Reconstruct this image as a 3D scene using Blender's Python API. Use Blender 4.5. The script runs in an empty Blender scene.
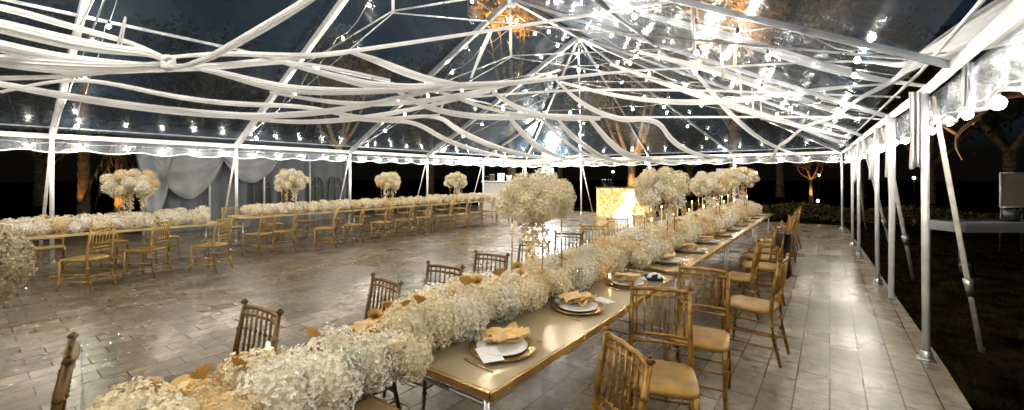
import bpy, math, random
from mathutils import Vector, Matrix
random.seed(7)
R = random.Random(11)
SC = bpy.context.scene
COL = SC.collection
# ------------------------------------------------------------------ camera model
F = 420.0; CX = 512.0; YH = 177.0; HC = 1.6
TH = math.radians(37.1)
sT, cT = math.sin(TH), math.cos(TH)
def at(px, py, d):
    lat = (px-CX)/F*d
    return Vector((-sT*d+cT*lat, cT*d+sT*lat, HC+(YH-py)/F*d))
def atz(px, py, z=0.0):
    return at(px, py, (HC-z)*F/(py-YH))

# ------------------------------------------------------------------ materials
def nmat(name):
    m = bpy.data.materials.new(name); m.use_nodes = True
    nt = m.node_tree
    for n in list(nt.nodes):
        if n.type != 'OUTPUT_MATERIAL': nt.nodes.remove(n)
    out = [n for n in nt.nodes if n.type == 'OUTPUT_MATERIAL'][0]
    return m, nt, out
def N(nt, t, **kw):
    n = nt.nodes.new(t)
    for k, v in kw.items():
        if k in n.inputs: n.inputs[k].default_value = v
        else: setattr(n, k, v)
    return n
def mat(name, col, rough=.5, metal=0, var=.15, scale=20, bump=.1, bscale=None, sheen=0, objvar=0, trans=0, sss=0):
    m, nt, out = nmat(name)
    p = N(nt, 'ShaderNodeBsdfPrincipled')
    p.inputs['Roughness'].default_value = rough; p.inputs['Metallic'].default_value = metal
    tc = N(nt, 'ShaderNodeTexCoord')
    no = N(nt, 'ShaderNodeTexNoise'); no.inputs['Scale'].default_value = scale; no.inputs['Detail'].default_value = 5
    nt.links.new(tc.outputs['Object'], no.inputs['Vector'])
    cr = N(nt, 'ShaderNodeValToRGB')
    a = [max(0, c*(1-var*1.6)) for c in col]; b = [min(1, c*(1+var)) for c in col]
    cr.color_ramp.elements[0].color = (*a, 1); cr.color_ramp.elements[1].color = (*b, 1)
    cr.color_ramp.elements[0].position = .3; cr.color_ramp.elements[1].position = .7
    nt.links.new(no.outputs['Fac'], cr.inputs['Fac'])
    last = cr.outputs['Color']
    if objvar:
        oi = N(nt, 'ShaderNodeObjectInfo')
        mr = N(nt, 'ShaderNodeMapRange'); mr.inputs['To Min'].default_value = 1-objvar; mr.inputs['To Max'].default_value = 1+objvar*.4
        nt.links.new(oi.outputs['Random'], mr.inputs['Value'])
        hs = N(nt, 'ShaderNodeHueSaturation')
        nt.links.new(mr.outputs['Result'], hs.inputs['Value']); nt.links.new(last, hs.inputs['Color'])
        last = hs.outputs['Color']
    nt.links.new(last, p.inputs['Base Color'])
    mr2 = N(nt, 'ShaderNodeMapRange'); mr2.inputs['To Min'].default_value = max(.02, rough*.75); mr2.inputs['To Max'].default_value = min(1, rough*1.25)
    nt.links.new(no.outputs['Fac'], mr2.inputs['Value']); nt.links.new(mr2.outputs['Result'], p.inputs['Roughness'])
    if bump:
        n2 = N(nt, 'ShaderNodeTexNoise'); n2.inputs['Scale'].default_value = bscale or scale*3
        nt.links.new(tc.outputs['Object'], n2.inputs['Vector'])
        bp = N(nt, 'ShaderNodeBump'); bp.inputs['Strength'].default_value = bump; bp.inputs['Distance'].default_value = .02
        nt.links.new(n2.outputs['Fac'], bp.inputs['Height']); nt.links.new(bp.outputs['Normal'], p.inputs['Normal'])
    if sheen: p.inputs['Sheen Weight'].default_value = sheen
    if trans:
        tr = N(nt, 'ShaderNodeBsdfTranslucent'); nt.links.new(last, tr.inputs['Color'])
        mx = N(nt, 'ShaderNodeMixShader'); mx.inputs[0].default_value = trans
        nt.links.new(p.outputs[0], mx.inputs[1]); nt.links.new(tr.outputs[0], mx.inputs[2])
        nt.links.new(mx.outputs[0], out.inputs['Surface'])
    else:
        nt.links.new(p.outputs[0], out.inputs['Surface'])
    return m
def emat(name, col, s):
    m, nt, out = nmat(name)
    e = N(nt, 'ShaderNodeEmission'); e.inputs['Color'].default_value = (*col, 1); e.inputs['Strength'].default_value = s
    nt.links.new(e.outputs[0], out.inputs['Surface'])
    return m
def clear_mat(name, tint, opac, rough, bump=.3, bscale=2.5, spec=.5, haze=(.3,.42,.55)):
    """clear plastic or glass sheet: mostly see-through, a thin milky film and a glossy skin"""
    m, nt, out = nmat(name)
    tc = N(nt, 'ShaderNodeTexCoord')
    no = N(nt, 'ShaderNodeTexNoise'); no.inputs['Scale'].default_value = bscale; no.inputs['Detail'].default_value = 4; no.inputs['Distortion'].default_value = 1.2
    nt.links.new(tc.outputs['Object'], no.inputs['Vector'])
    bp = N(nt, 'ShaderNodeBump'); bp.inputs['Strength'].default_value = bump; bp.inputs['Distance'].default_value = .08
    nt.links.new(no.outputs['Fac'], bp.inputs['Height'])
    t = N(nt, 'ShaderNodeBsdfTransparent'); t.inputs['Color'].default_value = (*tint, 1)
    g = N(nt, 'ShaderNodeBsdfGlossy'); g.inputs['Roughness'].default_value = rough; g.inputs['Color'].default_value = (.9, .95, 1, 1)
    df = N(nt, 'ShaderNodeBsdfDiffuse'); df.inputs['Color'].default_value = (*haze, 1)
    tl = N(nt, 'ShaderNodeBsdfTranslucent'); tl.inputs['Color'].default_value = (*haze, 1)
    nt.links.new(bp.outputs['Normal'], g.inputs['Normal'])
    mr = N(nt, 'ShaderNodeMapRange'); mr.inputs['From Min'].default_value = .3; mr.inputs['From Max'].default_value = .75
    mr.inputs['To Min'].default_value = opac*.5; mr.inputs['To Max'].default_value = opac*1.7
    n2 = N(nt, 'ShaderNodeTexNoise'); n2.inputs['Scale'].default_value = bscale*.5; n2.inputs['Detail'].default_value = 6
    nt.links.new(tc.outputs['Object'], n2.inputs['Vector']); nt.links.new(n2.outputs['Fac'], mr.inputs['Value'])
    md = N(nt, 'ShaderNodeMixShader'); md.inputs[0].default_value = .35
    nt.links.new(df.outputs[0], md.inputs[1]); nt.links.new(tl.outputs[0], md.inputs[2])
    m1 = N(nt, 'ShaderNodeMixShader'); nt.links.new(mr.outputs[0], m1.inputs[0])
    nt.links.new(t.outputs[0], m1.inputs[1]); nt.links.new(md.outputs[0], m1.inputs[2])
    fr = N(nt, 'ShaderNodeLayerWeight'); pw = N(nt, 'ShaderNodeMath'); pw.operation = 'POWER'; pw.inputs[1].default_value = 4
    nt.links.new(fr.outputs['Facing'], pw.inputs[0])
    ml = N(nt, 'ShaderNodeMath'); ml.operation = 'MULTIPLY_ADD'; ml.inputs[1].default_value = min(.95, .6*spec); ml.inputs[2].default_value = .045*spec; ml.use_clamp = True
    nt.links.new(pw.outputs[0], ml.inputs[0])
    m2 = N(nt, 'ShaderNodeMixShader'); nt.links.new(ml.outputs[0], m2.inputs[0])
    nt.links.new(m1.outputs[0], m2.inputs[1]); nt.links.new(g.outputs[0], m2.inputs[2])
    nt.links.new(m2.outputs[0], out.inputs['Surface'])
    return m

M = {}
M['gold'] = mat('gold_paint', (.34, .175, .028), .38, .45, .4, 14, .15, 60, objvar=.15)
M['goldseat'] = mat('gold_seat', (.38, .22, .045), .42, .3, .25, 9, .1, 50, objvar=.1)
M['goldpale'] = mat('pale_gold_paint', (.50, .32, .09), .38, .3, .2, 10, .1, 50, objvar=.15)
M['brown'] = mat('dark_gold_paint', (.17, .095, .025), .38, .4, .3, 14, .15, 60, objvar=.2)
M['goldmetal'] = mat('gold_metal', (.75, .5, .2), .25, .95, .15, 12, .05)
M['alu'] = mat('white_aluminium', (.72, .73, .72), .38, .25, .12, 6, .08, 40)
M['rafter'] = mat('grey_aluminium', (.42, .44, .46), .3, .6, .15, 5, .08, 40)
M['steel'] = mat('steel', (.55, .55, .54), .3, .9, .15, 10, .05)
M['fabric'] = mat('white_sheer_fabric', (.90, .90, .89), .8, 0, .04, 6, .3, 14, sheen=.3, trans=.38)
M['wfabric'] = mat('ivory_fabric', (.80, .76, .66), .8, 0, .07, 6, .35, 14, sheen=.3, trans=.2)
M['gfabric'] = mat('grey_curtain', (.15, .165, .18), .75, 0, .12, 3, .4, 7)
M['strap'] = mat('webbing', (.55, .52, .46), .8, 0, .15, 14, .2)
M['vinyl'] = clear_mat('clear_roof_vinyl', (.93, .96, 1), .10, .17, .30, 1.3, .85, (.17, .28, .40))
M['valance'] = clear_mat('clear_valance_vinyl', (.9, .95, 1), .12, .22, .3, 5, 1.0, (.6, .68, .75))
M['glass'] = clear_mat('clear_glass', (.96, .98, .97), .003, .03, .0, 3, .75, (.8, .8, .75))
M['hyd'] = mat('cream_hydrangea', (.93, .82, .57), .75, 0, .08, 18, 0, objvar=.08, trans=.10)
M['hydw'] = mat('white_hydrangea', (.92, .87, .75), .75, 0, .06, 18, 0, objvar=.08, trans=.10)
M['hydg'] = mat('peach_hydrangea', (.85, .62, .30), .75, 0, .15, 18, 0, objvar=.08, trans=.10)
M['core'] = mat('flower_core', (.72, .62, .42), .9, 0, .2, 20, 0)
M['goldflower'] = mat('gilded_flower', (.72, .42, .11), .5, .25, .25, 30, .1, objvar=.15)
M['greywhite'] = mat('painted_panel_white', (.62, .62, .60), .6, 0, .10, 4, .05)
M['plate'] = mat('white_china', (.80, .79, .76), .12, 0, .03, 6, 0)
M['charger'] = mat('gilt_charger', (.50, .33, .13), .22, .8, .2, 14, .05)
M['napkin'] = mat('gold_napkin', (.78, .50, .17), .6, .1, .2, 16, .5, 30, sheen=.4)
M['paper'] = mat('menu_card', (.78, .77, .74), .6, 0, .04, 20, 0)
M['black'] = mat('black_cloth', (.012, .011, .012), .8, 0, .3, 8, .3)
M['tanedge'] = mat('plywood_tabletop', (.60, .46, .24), .45, 0, .18, 5, .05)
M['wood'] = mat('stained_wood', (.33, .22, .09), .35, 0, .3, 5, .08)
M['wax'] = mat('ivory_wax', (.85, .80, .65), .5, 0, .05, 10, 0)
M['leaflit'] = mat('lit_tone_leaves', (.22, .15, .045), .6, 0, .4, 2, 0, trans=.35)  # brighter copy of the leaf tone for uplit trees, light put into the colour
M['bark'] = mat('tree_bark', (.30, .19, .08), .9, 0, .4, 6, .8, 16)
M['leaf'] = mat('tree_leaves', (.10, .085, .02), .6, 0, .4, 2, 0, trans=.3)
M['palm'] = mat('palm_leaves', (.12, .09, .03), .6, 0, .4, 2, 0)
M['dark'] = mat('dark_plastic', (.03, .03, .03), .4, 0, .2, 10, 0)
M['skin'] = mat('skin', (.32, .19, .13), .55, 0, .1, 10, 0)
M['pampas'] = mat('pampas_plume', (.62, .52, .36), .9, 0, .25, 10, 0, trans=.2)
M['petal'] = mat('fallen_petal', (.85, .78, .62), .6, 0, .1, 20, 0)
M['board'] = mat('beige_board', (.42, .34, .22), .7, 0, .08, 5, 0)
M['tablecloth'] = mat('table_linen', (.16, .16, .16), .8, 0, .1, 5, .3)
BULB = emat('bulb_glow', (1, .92, .79), 135)
BULBR = emat('fill_bulb_glow', (1, .93, .82), 210)  # glow of the added fill bulbs out of view
BULBE = emat('eave_bulb_glow', (1, .93, .82), 60)
FLOOD = emat('flood_glow', (1, .99, .95), 60)
FLAME = emat('candle_flame', (1, .62, .25), 9)

def champagne():
    m, nt, out = nmat('champagne_mirror_top')
    p = N(nt, 'ShaderNodeBsdfPrincipled')
    tc = N(nt, 'ShaderNodeTexCoord'); no = N(nt, 'ShaderNodeTexNoise'); no.inputs['Scale'].default_value = 2.2; no.inputs['Detail'].default_value = 8
    nt.links.new(tc.outputs['Object'], no.inputs['Vector'])
    cr = N(nt, 'ShaderNodeValToRGB'); cr.color_ramp.elements[0].color = (.46, .37, .22, 1); cr.color_ramp.elements[1].color = (.58, .49, .32, 1)
    nt.links.new(no.outputs['Fac'], cr.inputs['Fac']); nt.links.new(cr.outputs[0], p.inputs['Base Color'])
    p.inputs['Metallic'].default_value = .5
    mr = N(nt, 'ShaderNodeMapRange'); mr.inputs['To Min'].default_value = .10; mr.inputs['To Max'].default_value = .26
    nt.links.new(no.outputs['Fac'], mr.inputs['Value']); nt.links.new(mr.outputs[0], p.inputs['Roughness'])
    nt.links.new(p.outputs[0], out.inputs['Surface'])
    return m
M['champagne'] = champagne()

def paving():
    m, nt, out = nmat('wet_stone_paving')
    L = nt.links.new
    tc = N(nt, 'ShaderNodeTexCoord')
    mp = N(nt, 'ShaderNodeMapping'); mp.inputs['Rotation'].default_value = (0, 0, math.radians(90))
    L(tc.outputs['Object'], mp.inputs['Vector'])
    br = N(nt, 'ShaderNodeTexBrick'); br.inputs['Scale'].default_value = 1
    br.inputs['Brick Width'].default_value = .35; br.inputs['Row Height'].default_value = .21
    br.inputs['Mortar Size'].default_value = .006; br.inputs['Mortar Smooth'].default_value = .3; br.offset = .41
    br.inputs['Color1'].default_value = (.185, .143, .09, 1); br.inputs['Color2'].default_value = (.35, .285, .20, 1); br.inputs['Mortar'].default_value = (.03, .02, .01, 1)
    L(mp.outputs[0], br.inputs['Vector'])
    def noise(s, d, dist=0):
        n = N(nt, 'ShaderNodeTexNoise'); n.inputs['Scale'].default_value = s; n.inputs['Detail'].default_value = d; n.inputs['Distortion'].default_value = dist
        L(tc.outputs['Object'], n.inputs['Vector']); return n
    n1 = noise(.9, 4, .2); n2 = noise(11, 6, .4); n3 = noise(60, 4); n4 = noise(24, 5)
    def ramp(src, p0, p1, a, b):
        c = N(nt, 'ShaderNodeValToRGB'); c.color_ramp.elements[0].position = p0; c.color_ramp.elements[1].position = p1
        c.color_ramp.elements[0].color = (a, a, a, 1); c.color_ramp.elements[1].color = (b, b, b, 1); L(src, c.inputs['Fac']); return c
    def mul(a, b, f=1):
        x = N(nt, 'ShaderNodeMixRGB'); x.blend_type = 'MULTIPLY'; x.inputs[0].default_value = f; L(a, x.inputs[1]); L(b, x.inputs[2]); return x
    c1 = mul(br.outputs['Color'], ramp(n1.outputs['Fac'], .3, .7, .62, 1.15).outputs[0])
    c2 = mul(c1.outputs[0], ramp(n2.outputs['Fac'], .35, .65, .62, 1.15).outputs[0])
    c3 = mul(c2.outputs[0], ramp(n3.outputs['Fac'], .3, .6, .75, 1.1).outputs[0])
    p = N(nt, 'ShaderNodeBsdfPrincipled'); L(c3.outputs[0], p.inputs['Base Color'])
    rr = ramp(n1.outputs['Fac'], .35, .66, .38, .20); L(rr.outputs[0], p.inputs['Roughness'])
    # relief: joints, per-stone surface
    ad = N(nt, 'ShaderNodeMath'); ad.operation = 'MULTIPLY_ADD'; ad.inputs[1].default_value = -1.0
    L(br.outputs['Fac'], ad.inputs[0]); 
    h2 = N(nt, 'ShaderNodeMath'); h2.operation = 'MULTIPLY'; h2.inputs[1].default_value = .26; L(n4.outputs['Fac'], h2.inputs[0]); L(h2.outputs[0], ad.inputs[2])
    bp = N(nt, 'ShaderNodeBump'); bp.inputs['Strength'].default_value = .55; bp.inputs['Distance'].default_value = .012
    L(ad.outputs[0], bp.inputs['Height'])
    L(bp.outputs['Normal'], p.inputs['Normal'])
    L(p.outputs[0], out.inputs['Surface'])
    return m
M['paving'] = paving()
M['lawn'] = mat('lawn', (.009, .007, .0025), .95, 0, .6, 3, .8, 40)
M['lawn'].node_tree.nodes['Principled BSDF'].inputs['Specular IOR Level'].default_value = 0
M['grass'] = mat('grass_blades', (.010, .008, .003), .95, 0, .5, 3, 0)
M['grass'].node_tree.nodes['Principled BSDF'].inputs['Specular IOR Level'].default_value = 0

def barpanel():
    m, nt, out = nmat('gilded_floral_panel')
    L = nt.links.new
    tc = N(nt, 'ShaderNodeTexCoord'); v = N(nt, 'ShaderNodeTexVoronoi'); v.inputs['Scale'].default_value = 5.5
    n = N(nt, 'ShaderNodeTexNoise'); n.inputs['Scale'].default_value = 4; n.inputs['Detail'].default_value = 5; n.inputs['Distortion'].default_value = 2
    L(tc.outputs['Object'], n.inputs['Vector']); L(n.outputs['Color'], v.inputs['Vector'])
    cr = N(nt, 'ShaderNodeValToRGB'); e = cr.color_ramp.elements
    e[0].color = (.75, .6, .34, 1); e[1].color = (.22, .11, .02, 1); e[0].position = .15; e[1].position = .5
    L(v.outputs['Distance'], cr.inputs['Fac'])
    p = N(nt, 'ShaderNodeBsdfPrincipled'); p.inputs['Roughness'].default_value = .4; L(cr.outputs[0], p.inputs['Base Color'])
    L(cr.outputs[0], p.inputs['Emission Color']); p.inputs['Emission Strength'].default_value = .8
    L(p.outputs[0], out.inputs['Surface']); return m
M['barpanel'] = barpanel()
M['glowwhite'] = emat('backlit_white', (1, .88, .6), 1.3)

# ------------------------------------------------------------------ mesh builder
class MB:
    def __init__(s): s.v = []; s.f = []; s.m = []; s.mi = 0
    def add(s, vs, fs):
        o = len(s.v); s.v += [tuple(v) for v in vs]; s.f += [tuple(i+o for i in f) for f in fs]; s.m += [s.mi]*len(fs); return s
    def box(s, c, d, rz=0, mtx=None):
        hx, hy, hz = d[0]/2, d[1]/2, d[2]/2
        vs = [Vector((x, y, z)) for z in (-hz, hz) for y in (-hy, hy) for x in (-hx, hx)]
        r = mtx or Matrix.Rotation(rz, 3, 'Z')
        vs = [r @ v + Vector(c) for v in vs]
        return s.add(vs, [(0,2,3,1),(4,5,7,6),(0,1,5,4),(2,6,7,3),(0,4,6,2),(1,3,7,5)])
    def tube(s, pts, rad, n=8, caps=True, flat=None):
        """pts list; rad float/list; flat=(a,b) scales ellipse (side, up)"""
        pts = [Vector(p) for p in pts]; k = len(pts)
        rad = rad if isinstance(rad, (list, tuple)) else [rad]*k
        o = len(s.v); up0 = Vector((0, 0, 1))
        for i, p in enumerate(pts):
            t = (pts[min(i+1, k-1)]-pts[max(i-1, 0)])
            t = t.normalized() if t.length > 1e-9 else Vector((0,0,1))
            a = t.cross(up0)
            if a.length < .15: a = t.cross(Vector((0, 1, 0)))
            a.normalize(); b = a.cross(t).normalized()
            fa, fb = flat or (1, 1)
            for j in range(n):
                an = 2*math.pi*j/n
                s.v.append(tuple(p + a*(math.cos(an)*rad[i]*fa) + b*(math.sin(an)*rad[i]*fb)))
        for i in range(k-1):
            for j in range(n):
                j2 = (j+1) % n
                s.f.append((o+i*n+j, o+i*n+j2, o+(i+1)*n+j2, o+(i+1)*n+j)); s.m.append(s.mi)
        if caps:
            s.f.append(tuple(o+j for j in range(n))[::-1]); s.m.append(s.mi)
            s.f.append(tuple(o+(k-1)*n+j for j in range(n))); s.m.append(s.mi)
        return s
    def lathe(s, prof, c=(0,0,0), n=20):
        o = len(s.v); k = len(prof)
        for r, z in prof:
            for j in range(n):
                an = 2*math.pi*j/n; s.v.append((c[0]+r*math.cos(an), c[1]+r*math.sin(an), c[2]+z))
        for i in range(k-1):
            for j in range(n):
                j2 = (j+1) % n; s.f.append((o+i*n+j, o+i*n+j2, o+(i+1)*n+j2, o+(i+1)*n+j)); s.m.append(s.mi)
        return s
    def ball(s, c, r, nu=8, nv=5):
        rx, ry, rz = (r, r, r) if not isinstance(r, (tuple, list)) else r
        o = len(s.v)
        for i in range(nv+1):
            ph = math.pi*i/nv
            for j in range(nu):
                an = 2*math.pi*j/nu
                s.v.append((c[0]+rx*math.sin(ph)*math.cos(an), c[1]+ry*math.sin(ph)*math.sin(an), c[2]-rz*math.cos(ph)))
        for i in range(nv):
            for j in range(nu):
                j2 = (j+1) % nu; s.f.append((o+i*nu+j, o+i*nu+j2, o+(i+1)*nu+j2, o+(i+1)*nu+j)); s.m.append(s.mi)
        return s
    def mesh(s, name, mats, smooth=True):
        me = bpy.data.meshes.new(name); me.from_pydata(s.v, [], s.f); me.update()
        for m in (mats if isinstance(mats, (list, tuple)) else [mats]): me.materials.append(m)
        me.polygons.foreach_set('material_index', s.m)
        me.polygons.foreach_set('use_smooth', [smooth]*len(s.f))
        return me
def link(name, me, parent=None, loc=(0,0,0), rot=(0,0,0), sc=(1,1,1)):
    o = bpy.data.objects.new(name, me); COL.objects.link(o)
    o.parent = parent; o.location = loc; o.rotation_euler = rot; o.scale = sc
    return o
def build(mb, name, mats, parent=None, smooth=True, loc=(0,0,0), rot=(0,0,0), bevel=0):
    o = link(name, mb.mesh(name, mats, smooth), parent, loc, rot)
    if bevel:
        b = o.modifiers.new('Bevel', 'BEVEL'); b.width = bevel; b.segments = 2; b.limit_method = 'ANGLE'
    return o
def tag(o, label, cat, group=None, kind=None):
    if label: o['label'] = label
    if cat: o['category'] = cat
    if group: o['group'] = group
    if kind: o['kind'] = kind
    return o
def thing(name, label, cat, loc=(0,0,0), rz=0, group=None, kind=None):
    o = link(name, None, None, loc, (0, 0, rz)); o.empty_display_size = .1
    return tag(o, label, cat, group, kind)
def struct(o): o['kind'] = 'structure'; return o
def copy_tree(o, parent=None):
    c = o.copy(); COL.objects.link(c); c.parent = parent
    for ch in list(CH.get(o.name, [])): copy_tree(ch, c)
    return c
CH = {}
def proto_done(o):
    """remember a prototype's tree (children, sub-children)"""
    for q in COL.objects:
        if q.parent is not None: CH.setdefault(q.parent.name, [])
    for k in list(CH):
        CH[k] = [q for q in COL.objects if q.parent is not None and q.parent.name == k]
def spline(pts, n=8):
    P = [Vector(p) for p in pts]; out = []
    P = [P[0]*2-P[1]] + P + [P[-1]*2-P[-2]]
    for i in range(1, len(P)-2):
        for k in range(n):
            t = k/n; a, b, c, d = P[i-1], P[i], P[i+1], P[i+2]
            out.append(.5*((2*b)+(c-a)*t+(2*a-5*b+4*c-d)*t*t+(3*b-a-3*c+d)*t**3))
    out.append(P[-2]); return out
ORD = ['first','second','third','fourth','fifth','sixth','seventh','eighth','ninth','tenth','eleventh','twelfth','thirteenth','fourteenth','fifteenth','sixteenth','seventeenth','eighteenth']

# ------------------------------------------------------------------ tent dimensions (x = across, y = along)
XL = -11.55; ZE = 2.36; XC = -5.45; ZR = 5.42; TB = 16.32
def XR(t): return .68 - .033*max(0, t-5)
BAY = 3.05
HUB = 10.22; T0 = -8.08

# ================================================================== SETTING
g = MB(); 
# lawn sheet with gentle swell away from the paving
n = 60; S = 220
gv = []
for j in range(n+1):
    for i in range(n+1):
        x = -S+2*S*i/n; y = -S+2*S*j/n; gv.append((x, y, -.05))
g.add(gv, [(j*(n+1)+i, j*(n+1)+i+1, (j+1)*(n+1)+i+1, (j+1)*(n+1)+i) for j in range(n) for i in range(n)])
struct(build(g, 'lawn', M['lawn'], smooth=False))
pv = MB()
pv.add([(-24, -12, 0), (.82, -12, 0), (.78, 5, 0), (.45, 16.6, 0), (.40, 17.6, 0), (-24, 17.6, 0),
        (-24, -12, -.1), (.82, -12, -.1), (.78, 5, -.1), (.45, 16.6, -.1), (.40, 17.6, -.1), (-24, 17.6, -.1)],
       [(0,1,2,3,4,5), (1,7,8,2), (2,8,9,3), (3,9,10,4), (4,10,11,5), (0,6,7,1), (5,11,6,0)])
struct(build(pv, 'paving', M['paving'], smooth=False))
# grass blades on the lawn beside the paving
gb = MB()
for k in range(14000):
    y = R.uniform(2.2, 15)
    x = .82 + (R.random()**1.5)*7 - .03*max(0, y-5)
    h = R.uniform(.015, .05); a = R.uniform(0, 6.28); w = R.uniform(.003, .007)*(1+y*.15)
    dx, dy = math.cos(a)*w, math.sin(a)*w; lx, ly = R.uniform(-.02, .02), R.uniform(-.02, .02)
    gb.add([(x-dx, y-dy, -.05), (x+dx, y+dy, -.05), (x+lx, y+ly, -.05+h)], [(0, 1, 2)])
tag(build(gb, 'grass', M['grass'], smooth=False), 'dark grass beside the paving under the right tent eave', 'grass', kind='stuff')

# ================================================================== MAIN TENT
tent = thing('marquee_tent', 'large clear-roofed frame tent with white aluminium poles over all the tables', 'tent', (0, 0, 0))
def part(mb, name, m, parent=tent, smooth=True, label=None):
    o = build(mb, name, m, parent, smooth)
    if label: o['label'] = label
    return o
def pole(p0, p1, r=.032):
    mb = MB(); mb.tube([p0, p1], r, 12); o = part(mb, 'pole', M['alu'])
    b = MB(); x, y, z = p0; b.box((x, y, .006), (.12, .12, .010)); b.lathe([(.045, .012), (.045, .07), (.034, .08)], (x, y, 0), 12)
    part(b, 'base_plate', M['steel'], o)
    return o
lefts = [1.07+BAY*k for k in range(-3, 6)]
for t in lefts: pole((XL, t, 0), (XL, t, ZE))
rights = [-1.0, 2.08, 5.13, 8.3, 11.1, 12.6, 16.3]
for t in rights: pole((XR(t), t, 0), (XR(t)-.01, t, ZE), .028)
for k in (1, 2, 3): 
    x = XL+(XR(TB)-XL)*k/4; pole((x, TB, 0), (x, TB, ZE))
# the slanting cloth wrapped pole
p = atz(891, 298); mb = MB(); mb.tube([p, (p+Vector((.02, .1, 1.3))), (XR(6.9)-.02, 6.95, ZE)], [.03, .034, .05], 10)
part(mb, 'pole', M['fabric'], label='slanting pole wrapped in white cloth')
# guy straps
def strap(p0, p1, w=.025, buckle=True):
    p0, p1 = Vector(p0), Vector(p1)
    mb = MB(); mb.tube([p0, p0.lerp(p1, .5)+Vector((0, 0, -.01)), p1], w, 6, flat=(1, .25)); o = part(mb, 'guy_strap', M['strap'])
    if buckle:
        b = MB(); q = p0.lerp(p1, .68); b.tube([q, q+(p1-p0).normalized()*.16], [w*1.8, w*1.2], 6); part(b, 'buckle', M['steel'], o)
    b = MB(); b.tube([p1+Vector((0, 0, .12)), p1+Vector((0, 0, -.12))], .012, 6); part(b, 'stake', M['steel'], o)
strap((XR(5)+.04, 5.15, ZE-.05), at(983, 360, 3.95), .021)
strap((XR(8)+.03, 8.0, ZE-.05), at(914, 282, 6.7), .026)
strap((XR(10.4), 10.4, ZE-.05), at(893, 255, 8.7), .026)
strap((XR(12)+.03, 12.6, ZE-.05), at(866, 228, 13.0), .026, False)
for t in lefts[3:]:
    strap((XL, t, ZE-.05), (XL-.75, t-.1, 0), .025, False)
for k in (1, 2, 3):
    x = XL+(XR(TB)-XL)*k/4; strap((x, TB, ZE-.05), (x+.15, TB+.8, 0), .025, False)
# eave beams (two tubes each side)
def beam(p0, p1, w=.05, h=.09, m='alu', name='eave_beam'):
    p0, p1 = Vector(p0), Vector(p1); L = (p1-p0).length
    mb = MB(); q = (p1-p0).to_track_quat('Y', 'Z').to_matrix()
    mb.box((p0+p1)/2, (w, L, h), mtx=q); return part(mb, name, M[m], smooth=False)
beam((XL, T0, ZE), (XL, TB, ZE)); beam((XR(0), T0, ZE), (XR(5), 5, ZE), .045, .06); beam((XR(5), 5.0, ZE), (XR(TB), TB, ZE), .045, .06); beam((XL, TB, ZE), (XR(TB), TB, ZE))
for (a, b) in (((XL+.06, T0, ZE+.16), (XL+.06, TB, ZE+.16)), ((XR(0)-.06, T0, ZE+.14), (XR(5)-.06, 5, ZE+.14)), ((XR(5)-.06, 5, ZE+.14), (XR(TB)-.06, TB, ZE+.14)), ((XL, TB-.06, ZE+.15), (XR(TB), TB-.06, ZE+.15))):
    mb = MB(); mb.tube([a, b], .014, 6); part(mb, 'eave_rail', M['alu'])
# ridge and rafters
def raf(p0, p1, r=.055, m='rafter'):
    p0, p1 = Vector(p0), Vector(p1); beam(p0, p1, r*1.3, r*2, m, 'rafter')
raf((XC, -5.03, ZR), (XC, HUB, ZR), .045)
hub = Vector((XC, HUB, ZR))
hubs = [1.07+BAY*k for k in range(-2, 4)]
for t in hubs:
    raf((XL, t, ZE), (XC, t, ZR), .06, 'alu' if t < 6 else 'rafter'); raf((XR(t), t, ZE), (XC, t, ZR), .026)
    mb = MB(); mb.lathe([(.0, -.16), (.09, -.14), (.11, .0), (.09, .12), (0, .14)], (XC, t, ZR-.02), 12); part(mb, 'ridge_hub', M['rafter'])
raf((XL, 13.27, ZE), hub.lerp(Vector((XL, TB, ZE)), .5), .04); raf((XR(13.3), 13.27, ZE), hub.lerp(Vector((XR(TB), TB, ZE)), .5), .04)
raf((XL, TB, ZE), hub, .045); raf((XR(TB), TB, ZE), hub, .05)
for k in (1, 2, 3):
    x = XL+(XR(TB)-XL)*k/4; raf((x, TB, ZE), hub, .03)
# purlins half way up each slope
for fr in (.5,):
    zz = ZE+(ZR-ZE)*fr
    raf((XL+(XC-XL)*fr, -5, zz), (XL+(XC-XL)*fr, HUB+3, zz), .022); xr = .6+(XC-.6)*fr
    raf((xr, -5, zz), (xr, HUB+3, zz), .022)
# king posts and tie cables at each frame
for t in hubs:
    mb = MB(); mb.tube([(XC, t, ZR-.1), (XC, t, ZR-1.25)], .022, 8); part(mb, 'king_post', M['alu'])
    for xe, s in ((XL, 1), (XR(t), -1)):
        mb = MB(); mb.tube([(xe, t, ZE+.02), (XC, t, ZR-1.25)], .010, 6); part(mb, 'tie_cable', M['steel'])
        mb = MB(); q = Vector((xe, t, ZE)).lerp(Vector((XC, t, ZR)), .45); mb.tube([(XC, t, ZR-1.22), q], .013, 6); part(mb, 'tie_cable', M['steel'])
# knee braces: short white uprights on the right slope
for t in (4.2, 5.6, 7.17, 8.7, 10.2):
    fr = .28; q = Vector((XR(t), t, ZE)).lerp(Vector((XC, t, ZR)), fr)
    mb = MB(); mb.tube([q, q+Vector((.02, 0, -.42))], .016, 8); part(mb, 'drop_post', M['alu'])
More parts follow.
